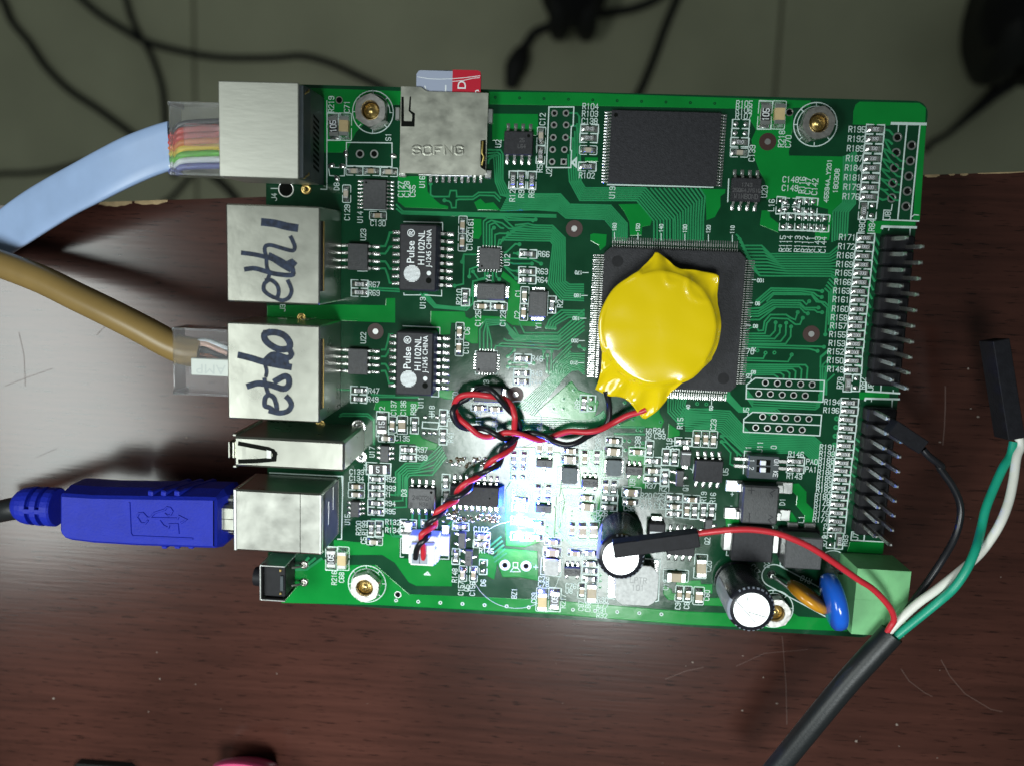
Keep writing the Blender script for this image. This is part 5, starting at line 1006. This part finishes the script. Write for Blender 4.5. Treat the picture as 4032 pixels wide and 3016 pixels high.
print('hdr6', ya, (ya[0]-ya[1])/2.54, XA, XB, [A('h', 1870, 245, 8.8)[0], A('m', 790, 675, 8.8)[0]])
ys6 = [ya[0]-.6-2.54*i for i in range(10)]; header(ys6, 'longer double row of bare header pins, farther from the terminal block', XA, XB)
yb = [A('m', 745, 1100, 8.8)[1], A('t', 595, 860, 8.8)[1]]
print('hdr7', yb, (yb[0]-yb[1])/2.54)
n7 = round((yb[0]-yb[1])/2.54)+1
ys7 = [yb[0]-.6-(yb[0]-yb[1])/(n7-1)*i for i in range(n7)]; header(ys7, 'shorter double row of header pins next to the terminal block', XA, XB)
# ---------------------------------------------------------------- memory card in its slot
zc = 1.45; P = [A('b', *p, zc) for p in ((387,330),(385,118),(412,82),(440,78),(1050,78),(1080,95),(1086,130),(1086,330))]
xs = A('b', 776, 200, zc)[0]; X0 = P[0][0]; X1 = P[-1][0]; Yb = P[0][1]-6
CARD = thing('memory_card', 'microSD card, half grey and half red, sticking out of its metal slot', 'memory card', ((X0+X1)/2, P[2][1], zc))
b = MB(); b.prism([(X0, Yb)]+P[1:-1]+[(X1, Yb)], zc-.75, zc-.05, 'plastic_black'); b.obj('card_body', CARD)
b = MB(); b.prism([(X0+.02, Yb), P[1], P[2], P[3], (xs, P[3][1]), (xs, Yb)], zc-.05, zc, 'card_grey'); b.obj('grey_label', CARD)
b = MB(); b.prism([(xs, Yb), (xs, P[4][1]), P[4], P[5], P[6], (X1-.02, Yb)], zc-.05, zc, 'card_red'); b.obj('red_label', CARD)
b = MB(); hp = math.pi/2
for t, x, y, s_, rz in (('S', 1005, 318, 1.75, hp*2.15), ('D', 860, 320, 2.0, hp), ('1', 690, 330, 2.0, 0), ('I', 510, 325, 1.7, .4)): fprint(b, t, *A('b', x+(60 if rz > 1 else -20), y-30 if rz > 1 else y, zc), zc+.012, s_, rz, 'white_print')
b.obj('lettering', CARD)
b = MB(); b.ribbon([A('b', *p, zc) for p in ((400,150),(520,170),(640,175),(780,170),(900,160),(1075,138))], .10, zc, zc+.015, 'white_print'); b.ribbon([A('b', *p, zc) for p in ((780,200),(900,188),(1000,165),(1070,158))], .10, zc, zc+.015, 'white_print'); b.obj('scratch', CARD)

# ---------------------------------------------------------------- network cables
def wirepath(lst, n=7): return curve([A3(*p) for p in lst], n)
def plug(name_root, x0, x1, y0, y1, z0, z1):
    b = MB(); b.box(x0, x1, y0, y1, z0, z1, 'clear', .35); o = b.obj('clear_plug', name_root)
    s = MB(); ym = (y0+y1)/2; s.box(x0+.5, x1, ym-3.0, ym+3.0, z0-1.6, z0-.3, 'clear', .2); s.obj('latch', o)
    s = MB(); s.box(x0-.02, x0+.5, y0-.05, y0+.5, z0, z1+.05, 'clear', .1); s.box(x0-.02, x0+.5, y1-.5, y1+.05, z0, z1+.05, 'clear', .1); s.box(x0, x1, y0-.06, y0+.3, z1-.35, z1+.08, 'clear', .08); s.box(x0, x1, y1-.3, y1+.06, z1-.35, z1+.08, 'clear', .08); s.obj('rib', o)
    return o
zp = 10.2; x0 = at(663, 550, zp)[0]; x1 = at(862, 550, zp)[0]+6; y1 = at(760, 404, zp)[1]; y0 = at(760, 690, zp)[1]
NB = thing('network_cable', 'flat pale blue network cable plugged into the topmost metal socket', 'cable', (x0-6, (y0+y1)/2, 6), 'network cables plugged into the board')
plug(NB, x0, x1, y0, y1, 3.8, zp)
# flat jacket: swept rounded strip
cl = [at(2, 0, 0)]; top_ = [(665, 478), (600, 497), (500, 535), (400, 585), (300, 640), (200, 695), (100, 755), (0, 828), (-90, 905)]; bot = [(678, 672), (600, 700), (500, 745), (400, 795), (300, 845), (200, 905), (110, 962), (62, 990), (-20, 1040)]
zz = [6.8, 6.6, 5.9, 4.6, 2.6, 0, -3, -6.0, -8.5]; b = MB(); vs = []; m_ = 20
TT = curve([(*at(*p, z), z) for p, z in zip(top_, zz)], 4); BB = curve([(*at(*p, z), z) for p, z in zip(bot, zz)], 4)
for t_, u_ in zip(TT, BB):
    c = (t_+u_)/2; h = (t_-u_)/2
    for q in range(m_):
        a = 2*math.pi*q/m_; ca, sa = math.cos(a), math.sin(a)
        lift = .85*math.copysign(abs(sa)**.4, sa) - (.22 if abs(ca) < .15 and sa > 0 else 0); p = c + h*math.copysign(abs(ca)**.55, ca); vs.append((p.x, p.y, p.z+lift))
k = len(TT); b.add(vs, [(i*m_+q, (i+1)*m_+q, (i+1)*m_+(q+1)%m_, i*m_+(q+1)%m_) for i in range(k-1) for q in range(m_)], 'pale_blue', True); b.add(vs, [tuple(range(m_)), tuple(range(k*m_-1, (k-1)*m_-1, -1))], 'pale_blue'); b.obj('jacket', NB)
for i, c in enumerate(('w6', 'w0', 'w0', 'w1', 'w2', 'w3', 'w4', 'w5')):
    f = (i+.5)/8; ys = at(0, 487+f*180, 7)[1]; ye = y1-1.9-(y1-y0-3.4)*f
    b = MB(); b.tube(curve([(x0-1.2, ys, 7.0), (x0+.4, ys, 7.6), (x0+2.5, ys*.4+ye*.6, 8.3), (x1-.5, ye, 8.4)], 4), .56, 'core_'+c, 8); b.obj('core_wire', NB)
b = MB(); b.box(x0+2.7, x1-3, y0+(y1-y0)*.40, y0+(y1-y0)*.70, zp+.01, zp+.35, 'clear', .1); b.obj('strain_clamp', NB)
zp = 10.6; x0 = at(678, 1400, zp)[0]; x1 = at(900, 1400, zp)[0]+6; y1 = at(790, 1296, zp)[1]; y0 = at(790, 1556, zp)[1]
NT = thing('network_cable', 'round tan network cable plugged into the socket marked eth0', 'cable', (x0-6, (y0+y1)/2, 6), 'network cables plugged into the board')
plug(NT, x0, x1, y0, y1, 4.2, zp)
b = MB(); b.tube(wirepath([('_', 800, 1390, 7.6), ('_', 735, 1380, 7.6), ('_', 672, 1357, 7.2), ('_', 560, 1297, 6.4), ('_', 440, 1236, 5.3), ('_', 300, 1168, 3.6), ('_', 160, 1100, 1.6), ('_', 0, 1040, -1), ('_', -160, 990, -4)]), 2.55, 'tan_jacket', 18); b.obj('jacket', NT)
for i, (c, pts) in enumerate((('w8', [(742,1372),(800,1352),(850,1370),(900,1392)]), ('w6', [(742,1378),(800,1376),(850,1392),(905,1415)]), ('w7', [(742,1386),(800,1400),(850,1405),(905,1425)]), ('w4', [(742,1380),(780,1348),(830,1345),(905,1375)]), ('w9', [(742,1390),(800,1415),(850,1430),(905,1440)]), ('w8', [(740,1395),(800,1425),(850,1460),(905,1470)]))):
    b = MB(); b.tube(wirepath([('_', *p, 8.6-.1*i) for p in pts], 4), .5, 'core_'+c, 8); b.obj('core_wire', NT)
b = MB(); q0 = A('i', 420, 165, zp); q1 = A('i', 730, 362, zp); b.box(q0[0], q1[0]+3, q1[1], q0[1], zp-1.1, zp+.12, 'clamp_white', .12); CL = b.obj('strain_clamp', NT)
b = MB(); fprint(b, 'AMP', *A('i', 800, 245, zp), zp+.14, 2.3, math.pi, 'clamp_letter', 1.15, 0); b.obj('embossed_letters', CL)

# ---------------------------------------------------------------- blue USB plug and its cable
zt = 11.2; UC = thing('usb_cable', 'dark cable with a chunky blue USB plug pushed into the square socket', 'cable', (-55, -24, 0))
def top(pts): return [A('n', *p, zt) for p in pts]
off = (859-800)/K0*K0
P = top([(640,420),(660,395),(1000,418),(1600,428),(2207,436),(2330,440),(2345,470),(2345,975),(2330,992),(2207,990),(1900,978),(1500,965),(1000,935),(760,905),(690,880),(650,835),(640,800)])
cx = sum(p[0] for p in P)/len(P); cy = sum(p[1] for p in P)/len(P)
def inset(P, d):
    n = len(P); out = []
    for i in range(n):
        a = Vector(P[i-1]); c = Vector(P[i]); e_ = Vector(P[(i+1)%n]); t = (e_-a).normalized(); nn = Vector((t.y, -t.x))
        if nn.dot(c-Vector((cx, cy))) > 0: nn = -nn
        out.append(tuple(c+nn*d))
    return out
if sum(P[i][0]*P[(i+1)%len(P)][1]-P[(i+1)%len(P)][0]*P[i][1] for i in range(len(P))) < 0: P = P[::-1]
lev = [(inset(P, 1.0), -.3), (inset(P, -.1), .9), (inset(P, -.75), 3.5), (inset(P, -.75), 7.8), (inset(P, .0), 10.6), (inset(P, .5), zt)]
b = MB(); n = len(P); vs = [(x, y, z) for L_, z in lev for x, y in L_]
b.add(vs, [(l*n+i, l*n+(i+1)%n, (l+1)*n+(i+1)%n, (l+1)*n+i) for l in range(len(lev)-1) for i in range(n)], 'usb_blue'); b.add(vs, [tuple(range((len(lev)-1)*n, len(lev)*n)), tuple(range(n-1, -1, -1))], 'usb_blue'); UP = b.obj('plug_body', UC)
s = MB(); zr = zt
for pts in ([(1405,490),(1420,820),(1440,852),(2090,880)], [(1490,640),(1510,605),(1555,600),(1600,650),(1630,655),(1680,600),(1790,565)], [(1790,565),(1815,540),(1850,545),(1875,580),(1855,620),(1820,632),(1795,610)], [(1500,660),(1530,710),(1580,715),(1605,685)], [(1630,655),(1930,662),(1945,632),(2025,672),(1970,708)], [(1740,690),(1780,740),(1830,762),(1840,725),(1930,722),(1940,820)]):
    s.ribbon([A('n', *p, zr) for p in pts], .22, zr-.05, zr+.16, 'usb_blue', .12)
s.obj('raised_trident_mark', UP)
s = MB()
for x in (1740, 1880, 2025):
    X, Y = A('n', x, 385, 10); T = Matrix.Translation((X, Y-.1, 6.0)) @ Matrix.Rotation(-.35, 4, 'Y'); s.box(-.55, .55, -.5, .55, -4.5, 4.8, 'usb_blue', .2, T)
for x in (1770, 1910, 2060): X, Y = A('n', x, 985, 10); s.box(X-.5, X+.5, Y-.25, Y+.3, 2, 9.6, 'usb_blue', .15)
s.obj('grip_rib', UP)
ca = A3('n', 640, 538, 5.4); cb = A3('n', 185, 540, 5.2); dxx = ca[0]-cb[0]; s = MB(); rr = 3.55
pr = [(0, rr*.93), (.04, rr), (.20, rr), (.205, rr*.80), (.30, rr*.80), (.305, rr), (.43, rr), (.435, rr*.80), (.54, rr*.80), (.545, rr*.99), (.66, rr*.97), (.80, rr*.90), (.92, rr*.74), (1, rr*.55)]
T = Matrix.Translation(ca) @ Matrix.Rotation(-math.pi/2, 4, 'Y'); s.lathe(0, 0, [(r_, u*dxx) for u, r_ in pr], 'usb_blue', 24, T=T, smooth=False); SR = s.obj('strain_relief', UC)
s = MB()
for u in (.24, .49): s.box(ca[0]-u*dxx-.75, ca[0]-u*dxx+.75, ca[1]-.45, ca[1]+.45, ca[2]+rr*.6, ca[2]+rr*.99, 'usb_blue', .1)
s.obj('bridge', SR)
s = MB(); s.tube(wirepath([('n', 420, 545, 5.2), ('n', 180, 552, 5.0), ('n', 60, 572, 4.2), ('n', -80, 600, 2.5), ('n', -400, 660, -3)]), 2.1, 'sheath', 16); s.obj('jacket', UC)
s = MB(); q0 = A('o', 440, 520, 9.4); q1 = A('o', 640, 820, 9.4); s.box(q0[0]-2, q1[0]+2, q1[1], q0[1], 1.6, 9.4, 'shell', .5); s.box(q0[0]-2, q1[0]+2, q1[1]-1.2, q0[1]+1.2, 1.6, 7.4, 'shell', .5); PSH = s.obj('plug_shell', UC)
s = MB(); ym = (q0[1]+q1[1])/2; s.box(q0[0]-2, q1[0]+1, ym-.06, ym+.06, 9.3, 9.415, 'hole'); s.obj('seam', PSH)

# ---------------------------------------------------------------- battery wrapped in yellow film, twisted leads, white plug
ZQ = 1.6; zT = 5.9; cxy = A('g', 1092, 1225, zT)
BT = thing('backup_battery', 'coin battery wrapped in shiny yellow film with twisted red and black wires', 'battery', (cxy[0], cxy[1], ZQ))
OUT = [('g', p) for p in ((1755,1215),(1745,1050),(1722,960),(1722,850),(1732,760),(1737,655),(1700,632),(1560,605),(1400,585),(1320,580),(1250,545),(1160,455),(1050,383),(1035,430),(960,510),(860,605),(740,680),(600,785),(510,920),(445,1070),(430,1230),(445,1360),(468,1480))] + [('k', p) for p in ((1018,180),(1012,290),(985,420),(948,512),(1010,545),(1090,582),(1180,585),(1260,602),(1320,640),(1365,690),(1420,770),(1482,848),(1560,790),(1650,715),(1725,625),(1760,540),(1880,425),(2000,370),(2110,260),(2207,165))] + [('g', (1660,1560)), ('g', (1720,1400))]
pol = []
for r, p in OUT:
    x, y = A(r, *p, 4.2); pol.append((math.atan2(y-cxy[1], x-cxy[0]), math.hypot(x-cxy[0], y-cxy[1])))
pol.sort()
def Rth(a):
    a = (a+math.pi)%(2*math.pi)-math.pi; q = pol+[(pol[0][0]+2*math.pi, pol[0][1])]; q = [(pol[-1][0]-2*math.pi, pol[-1][1])]+q
    for (a0, r0), (a1, r1) in zip(q, q[1:]):
        if a0 <= a <= a1: t = (a-a0)/max(1e-6, a1-a0); return r0*(1-t)+r1*t
    return 10
n = 180; R0 = 9.45; vs = []; fs = []
from mathutils import noise as mn
def crease(x, y):                       # soft folds where the film was pinched
    out = 0
    for (cx_, cy_), r_, h_, a0 in ((PK1, 3.0, .25, 215), (PK2, 1.5, .20, 250)):
        d = math.hypot(x-cx_, y-cy_); a = math.degrees(math.atan2(y-cy_, x-cx_)) % 360; out += h_*math.exp(-((d-r_)/.42)**2)*max(0, math.cos(math.radians(a-a0)*.8)) - h_*.5*math.exp(-(d/r_)**2)
    return out
def zfun(a, u, R):                      # u: 0 at the coin's rim, 1 at the film's outer edge
    ext = max(0.0, R-R0-.55)
    wr = mn.noise(Vector((math.cos(a)*6, math.sin(a)*6, u*1.6)))*.75*min(1, ext/1.5)*u
    fold = .55*math.sin(a*17+1.5*math.sin(3*a))*min(1, ext/2.5)*u*(1-.35*u)
    drop = (1-math.sqrt(max(0, 1-min(1, u*(R-R0)/1.15)**2)))*1.5 if ext < .35 else (1.35*(1-math.exp(-u*(R-R0)/1.1)) + .12*u*ext)
    return zT-.26*(.6+.9*mn.noise(Vector((math.cos(a)*2, math.sin(a)*2, 7))))-drop+wr+fold
rings = [0, .15, .3, .42, .52, .6, .67, .73, .79, .85, .9, .95, 1.0]; PK1 = A('g', 1600, 730, 6); PK2 = A('g', 1255, 640, 6); PK3 = A('k', 1480, 240, 6); ru = [.08, .16, .25, .36, .5, .65, .8, .92, 1.0]
for i in range(n):
    a = 2*math.pi*i/n-math.pi; R = max(Rth(a), R0+.45)
    for f in rings: vs.append((cxy[0]+R0*f*math.cos(a), cxy[1]+R0*f*math.sin(a), zT+crease(cxy[0]+R0*f*math.cos(a), cxy[1]+R0*f*math.sin(a))+.10*mn.noise(Vector((f*R0*math.cos(a)*.25, f*R0*math.sin(a)*.25, 3)))-(f**7)*.26*(.6+.9*mn.noise(Vector((math.cos(a)*2, math.sin(a)*2, 7))))))
    for u in ru: rr = R0+(R-R0)*u; vs.append((cxy[0]+rr*math.cos(a), cxy[1]+rr*math.sin(a), zfun(a, u, R)+crease(cxy[0]+rr*math.cos(a), cxy[1]+rr*math.sin(a))*(1-u*.5)))
    ze = zfun(a, 1, R); ext = R-R0-.55
    if ext > .35: vs += [(cxy[0]+(R-.15)*math.cos(a), cxy[1]+(R-.15)*math.sin(a), ze-.25), (cxy[0]+(R0+.3)*math.cos(a), cxy[1]+(R0+.3)*math.sin(a), min(ze-.3, 3.4)), (cxy[0]+R0*math.cos(a), cxy[1]+R0*math.sin(a), ZQ+.15)]
    else: vs += [(cxy[0]+R*math.cos(a), cxy[1]+R*math.sin(a), 3.8), (cxy[0]+R*.995*math.cos(a), cxy[1]+R*.995*math.sin(a), 2.4), (cxy[0]+R0*math.cos(a), cxy[1]+R0*math.sin(a), ZQ+.15)]
k = len(rings)+len(ru)+3
for i in range(n):
    j = (i+1)%n
    for q in range(k-1):
        if q == 0: fs.append((i*k, i*k+1, j*k+1))
        else: fs.append((i*k+q, i*k+q+1, j*k+q+1, j*k+q))
b = MB(); b.add(vs, fs, 'yellow_film', True); b.add([(cxy[0]+R0*math.cos(2*math.pi*i/40), cxy[1]+R0*math.sin(2*math.pi*i/40), ZQ+.15) for i in range(40)], [tuple(range(39, -1, -1))], 'yellow_film'); o = b.obj('film_wrap', BT)
red = [('k',1500,720,3.2),('k',1420,752,3.0),('k',1300,785,2.6),('k',1150,862,2.3),('k',1000,940,2.9),('k',850,965,3.1),('k',680,957,2.8),('k',550,990,2.4),('k',450,1030,2.3),('k',340,1050,3.0),('k',200,1012,4.4),('k',80,977,4.9),('j',1900,972,4.3),('j',1800,1005,3.6),('j',1700,1018,3.8),('j',1600,985,4.4),('j',1500,898,4.8),('j',1420,830,4.2),('j',1372,765,3.4),('j',1350,690,3.6),('j',1372,618,4.8),('j',1440,570,5.6),('j',1560,556,6.0),('j',1700,572,6.2),('j',1800,585,5.6),('j',1900,610,4.9),('j',1975,690,5.2),('j',2005,800,5.6),('j',2000,930,4.4),('j',2008,1040,2.6),('j',1978,1130,3.6),('j',1880,1210,5.0),('j',1780,1262,5.4),('j',1712,1325,4.8),('j',1680,1395,4.2),('j',1600,1460,5.2),('j',1490,1508,6.2),('j',1410,1575,6.0),('p',1240,240,5.2),('p',1225,330,5.0),('p',1110,392,6.2),('p',1020,455,6.4),('p',1002,540,5.4),('p',1000,595,5.2),('p',930,645,6.4),('p',858,695,6.8),('p',855,765,6.2),('p',872,850,5.6),('p',876,960,4.6)]
blk = [('k',1060,520,3.4),('k',1085,600,3.0),('k',1100,700,2.4),('k',1093,830,2.0),('k',1035,920,1.7),('k',960,965,1.7),('k',870,1010,2.3),('k',750,1080,3.2),('k',630,1105,3.4),('k',505,1072,3.6),('k',400,1015,4.0),('k',280,978,3.6),('k',170,982,2.7),('k',70,1030,2.4),('j',1905,1045,3.6),('j',1810,1000,5.0),('j',1700,940,4.9),('j',1600,922,3.7),('j',1480,928,3.6),('j',1385,880,4.4),('j',1333,790,5.0),('j',1340,715,5.0),('j',1405,648,4.0),('j',1480,608,4.4),('j',1555,555,4.7),('j',1625,502,5.0),('j',1710,495,6.2),('j',1785,545,7.0),('j',1850,620,6.8),('j',1930,715,5.4),('j',2010,800,4.2),('j',2055,880,3.6),('j',2050,960,3.2),('j',1990,1060,3.8),('j',1920,1112,4.8),('j',1862,1172,3.9),('j',1860,1245,3.7),('j',1820,1330,4.9),('j',1700,1390,5.8),('j',1590,1435,4.6),('p',1430,70,4.3),('p',1395,140,4.3),('p',1370,210,5.4),('p',1250,285,6.4),('p',1160,312,5.0),('p',1122,370,4.4),('p',1105,440,5.3),('p',1020,508,6.6),('p',930,570,6.4),('p',905,620,5.0),('p',935,680,5.0),('p',905,740,6.6),('p',838,800,6.9),('p',800,870,6.0),('p',790,955,4.8)]
b = MB(); b.tube(curve([A3(*p) for p in red], 5), .53, 'wire_red', 12); b.obj('red_wire', BT)
b = MB(); b.tube(curve([A3(*p) for p in blk], 5), .52, 'wire_black', 12); b.obj('black_wire', BT)
jx, jy, x0, x1, y0, y1 = JSTC; b = MB(); b.box(x0, x1, y0, y1+.8, 3.65, 5.0, 'jst_white', .15); b.box(x0-.35, x0, y0+.2, y1, 3.65, 4.6, 'jst_white', .1); b.box(x1, x1+.35, y0+.2, y1, 3.65, 4.6, 'jst_white', .1); PL = b.obj('white_plug', BT)
s = MB()
for p in (('p', 792, 940), ('p', 876, 945)): X, Y = A(*p, 5.0); s.box(X-.75, X+.75, Y-1.3, Y+.6, 4.95, 5.012, 'sleeve_print')
s.obj('wire_entry', PL)

# ---------------------------------------------------------------- jumper cable: black sheath, four wires with black housings
JC = thing('jumper_cable', 'black cable splitting into red, black, white and green wires with black plugs', 'cable', (*at(3400, 2600, 9), 9))
b = MB(); b.tube(wirepath([('_', 3512, 2492, 10.3), ('_', 3440, 2570, 10), ('_', 3340, 2680, 9.2), ('_', 3240, 2800, 8.2), ('_', 3150, 2910, 7.0), ('_', 3060, 3020, 5.6), ('_', 2960, 3140, 4)]), 2.02, 'sheath', 20); b.obj('sheath', JC)
se = Vector(A3('_', 3506, 2498, 10.4))
def wire(name, m, lst, r=.72):
    b = MB(); b.tube(wirepath(lst, 6), r, m, 12); return b.obj(name, JC)
wire('red_wire', 'wire_red', [('_',3470,2530,10.6),('_',3503,2470,11.4),('_',3520,2435,11.8),('_',3500,2385,12.6),('_',3440,2320,13.6),('r',2150,1600,14.6),('r',1900,1425,15.6),('r',1700,1290,16.2),('r',1500,1185,16.6),('r',1250,1095,16.8),('r',1000,1058,16.8),('r',800,1058,16.8),('r',600,1075,16.6),('r',400,1102,16.2),('r',300,1118,16.0)], .52)
wire('white_wire', 'wire_white', [('_',3470,2530,10.6),('_',3505,2478,11.0),('t',1020,1610,11.2),('t',1250,1440,11.2),('t',1480,1260,11),('t',1700,1070,10.8),('t',1850,880,10.8),('t',1960,690,10.6),('t',2040,480,9.4),('t',2090,250,8),('t',2125,0,6.4),('m',2165,1400,5.6),('m',2150,1290,5.2)], .72)
wire('green_wire', 'wire_green', [('_',3490,2540,10.3),('_',3535,2498,10.8),('t',1250,1590,11.6),('t',1440,1420,12.8),('t',1580,1220,13.2),('t',1680,1000,12.4),('t',1740,780,9.8),('t',1790,560,8.6),('t',1880,330,7.4),('t',1980,110,6.4),('m',2060,1500,5.6),('m',2095,1350,5.2)], .72)
wire('black_wire', 'wire_black', [('_',3480,2540,9.2),('_',3540,2450,9.2),('t',1000,1570,9),('t',1160,1350,8.8),('t',1320,1110,8.8),('t',1450,880,8.4),('t',1510,680,8.2),('t',1510,500,8.2),('t',1430,310,8.4),('t',1290,110,8.6),('m',1310,1610,8.8),('m',1170,1500,9.0),('m',1110,1430,9.0)], .60)
def dup(p, q, z0, z1, w, h, m='dupont'):
    a = Vector((*at(*p, z0), z0)); c = Vector((*at(*q, z1), z1)); d = (c-a); L = d.length; d.normalize()
    s_ = d.cross(Vector((0, 0, 1))).normalized(); u = s_.cross(d)
    T = Matrix(((d.x, s_.x, u.x, a.x), (d.y, s_.y, u.y, a.y), (d.z, s_.z, u.z, a.z), (0, 0, 0, 1)))
    b = MB(); b.box(0, L, -w/2, w/2, -h, 0, m, .12, T); o = b.obj('wire_housing', JC)
    s = MB(); s.box(L-.03, L+.02, -w*.36, w*.36, -h*.86, -h*.14, 'hole', 0, T); s.obj('socket_end', o)
    return o
dup(px('q', 1285, 1155), px('r', 425, 1170), 16.6, 17.2, 2.5, 2.5)
dup(px('m', 790, 1190), px('m', 1125, 1415), 10.2, 10.0, 2.5, 2.5)
dup(px('m', 2132, 1320), px('m', 1962, 245), 6.2, 4.8, 2.7, 5.0)

# ---------------------------------------------------------------- beyond and below the desk: cables and castors on the floor
def floorcable(label, pts, r, m='rubber', z=ZF+4):
    b = MB(); P = curve([(*at(x, y, z), z) for x, y in pts], 6); b.tube(P, r, m, 10); return tag(b.obj('floor_cable'), label, 'cable', 'cables trailing over the floor')
Z1 = 1/1.3012
floorcable('black floor cable sweeping down from the far left corner behind the blue cable', [(-60,-60),(8,0),(46,85),(115,169),(177,261),(269,353),(384,430),(480,500),(560,560),(640,610)], 3.6)
floorcable('brown-black floor cable curving behind the topmost socket to the board edge', [(230,-90),(300,-20),(384,54),(492,123),(569,165),(692,200),(845,227),(1000,231),(1100,228),(1191,223),(1306,254),(1406,300),(1500,346),(1600,420)], 3.3, z=ZF+12)
floorcable('thin black floor cable dropping straight behind the clear plug of the blue cable', [(480,-80),(496,0),(522,85),(553,146),(592,215),(622,292),(640,360),(648,450),(655,560),(690,700)], 3.0)
floorcable('black floor cable showing just below the topmost socket by the desk edge', [(700,640),(760,650),(830,690),(900,750),(960,830)], 4.0)
floorcable('faint dark floor cable crossing behind the blue cable at the left', [(-80,700),(0,686),(100,684),(200,672),(330,640)], 2.6)
floorcable('short dark floor cable slanting to the desk edge under the clear plug', [(640,800),(677,777),(710,740),(745,700),(800,640)], 2.6)
floorcable('black floor cable running down from the castor at the top to the far board edge', [(2700,-80),(2664,0),(2615,118),(2580,217),(2534,330),(2500,400),(2440,520)], 4.0)
floorcable('black floor cable leaving the castor at the top towards the right', [(2300,60),(2393,52),(2490,36),(2580,0),(2660,-60)], 4.2)
def castor(label, x, y, r, z=ZF):
    X, Y = at(x, y, z+r); t = thing('castor', label, 'castor', (X, Y, z), 'black castors standing on the floor')
    for s in (-1, 1): b = MB(); T = Matrix.Translation((X+s*r*.33, Y, z+r)) @ Matrix.Rotation(math.pi/2, 4, 'Y'); b.lathe(0, 0, [(r*.8, -r*.25), (r, -r*.12), (r, r*.12), (r*.8, r*.25)], 'rubber', 24, T=T); b.obj('wheel', t)
    b = MB(); b.lathe(X, Y, [(r*.75, z+r*1.1), (r*.8, z+r*1.5), (r*.5, z+r*2.0), (r*.3, z+r*2.2)], 'plastic_black', 20); b.obj('fork', t)
castor('dark rounded castor at the middle of the far frame edge', 2260, -10, 40)
castor('large black castor cut off by the right frame edge', 4020, 80, 58)
# cord end with a moulded plug hanging below the castor
PLG = thing('floor_plug', 'black moulded plug on a short cord, blurred on the floor above the memory chip', 'plug', (*at(2030, 250, ZF), ZF))
b = MB(); b.tube(curve([(*at(x, y, ZF+8), ZF+8) for x, y in ((2200,80),(2150,110),(2105,130),(2075,170),(2055,200))], 6), 4.6, 'rubber', 10); b.obj('cord', PLG)
b = MB(); P = curve([(*at(x, y, ZF+12), ZF+12) for x, y in ((2058,190),(2048,225),(2032,262),(2020,300),(2010,350))], 4); b.tube(P, [6+5*math.sin(min(1, i/8)*math.pi*.55) if i < 9 else 11-5.5*(i-9)/7 for i in range(len(P))], 'rubber', 12); b.obj('plug_body', PLG)
PL2 = thing('floor_plug', 'black probe-like plug with a pale tip on the floor right of the board', 'plug', (*at(3850, 420, ZF), ZF))
b = MB(); P = curve([(*at(x, y, ZF+8), ZF+8) for x, y in ((3975,325),(3920,365),(3870,410),(3800,470),(3730,530),(3668,565),(3640,600))], 4); b.tube(P, [8.5-5.5*min(1, i/15) for i in range(len(P))], 'rubber', 12); b.obj('plug_body', PL2)
b = MB(); b.tube([(*at(x, y, ZF+8), ZF+8) for x, y in ((3978,323),(4010,300),(4060,270))], [5, 5.5, 6], 'core_w4', 10); b.obj('pale_tip', PL2)
# things at the near edge of the frame
zk = -4.5; X, Y = at(942, 3003, zk); PK = thing('pink_cap', 'pink rubber cap with raised letters at the near frame edge', 'cap', (X, Y-8, ZD))
P = [(X+5.9*math.cos(math.pi*i/24), Y-2.0+2.0*math.sin(math.pi*i/24)**.8) for i in range(25)] + [(X-5.9, Y-24), (X+5.9, Y-24)]
b = MB(); n = len(P); lev = [(.90, -3.2, ZD), (.97, -1.2, zk-4), (1.0, 0, zk-1), (.95, -.25, zk)]
vs = [(X+(x-X)*k_, y+o_, z) for k_, o_, z in lev for x, y in P]
b.add(vs, [(l*n+i, l*n+(i+1)%n, (l+1)*n+(i+1)%n, (l+1)*n+i) for l in range(3) for i in range(n)], 'pink', True); b.add(vs, [tuple(range(3*n, 4*n))], 'pink'); o = b.obj('cap_body', PK)
b = MB(); fprint(b, 'Ki', X-2.3, Y-3.1, zk+.05, 2.4, 0, 'core_w8'); b.obj('raised_letters', PK)
zk = -9; q0 = at(268, 3016, zk); q1 = at(515, 3030, zk); b = MB(); b.box(q0[0], q1[0], q1[1]-25, q0[1], ZD, zk, 'rubber', 1.2); tag(b.obj('black_case'), 'black plastic case just showing at the near frame edge left of the pink cap', 'case')
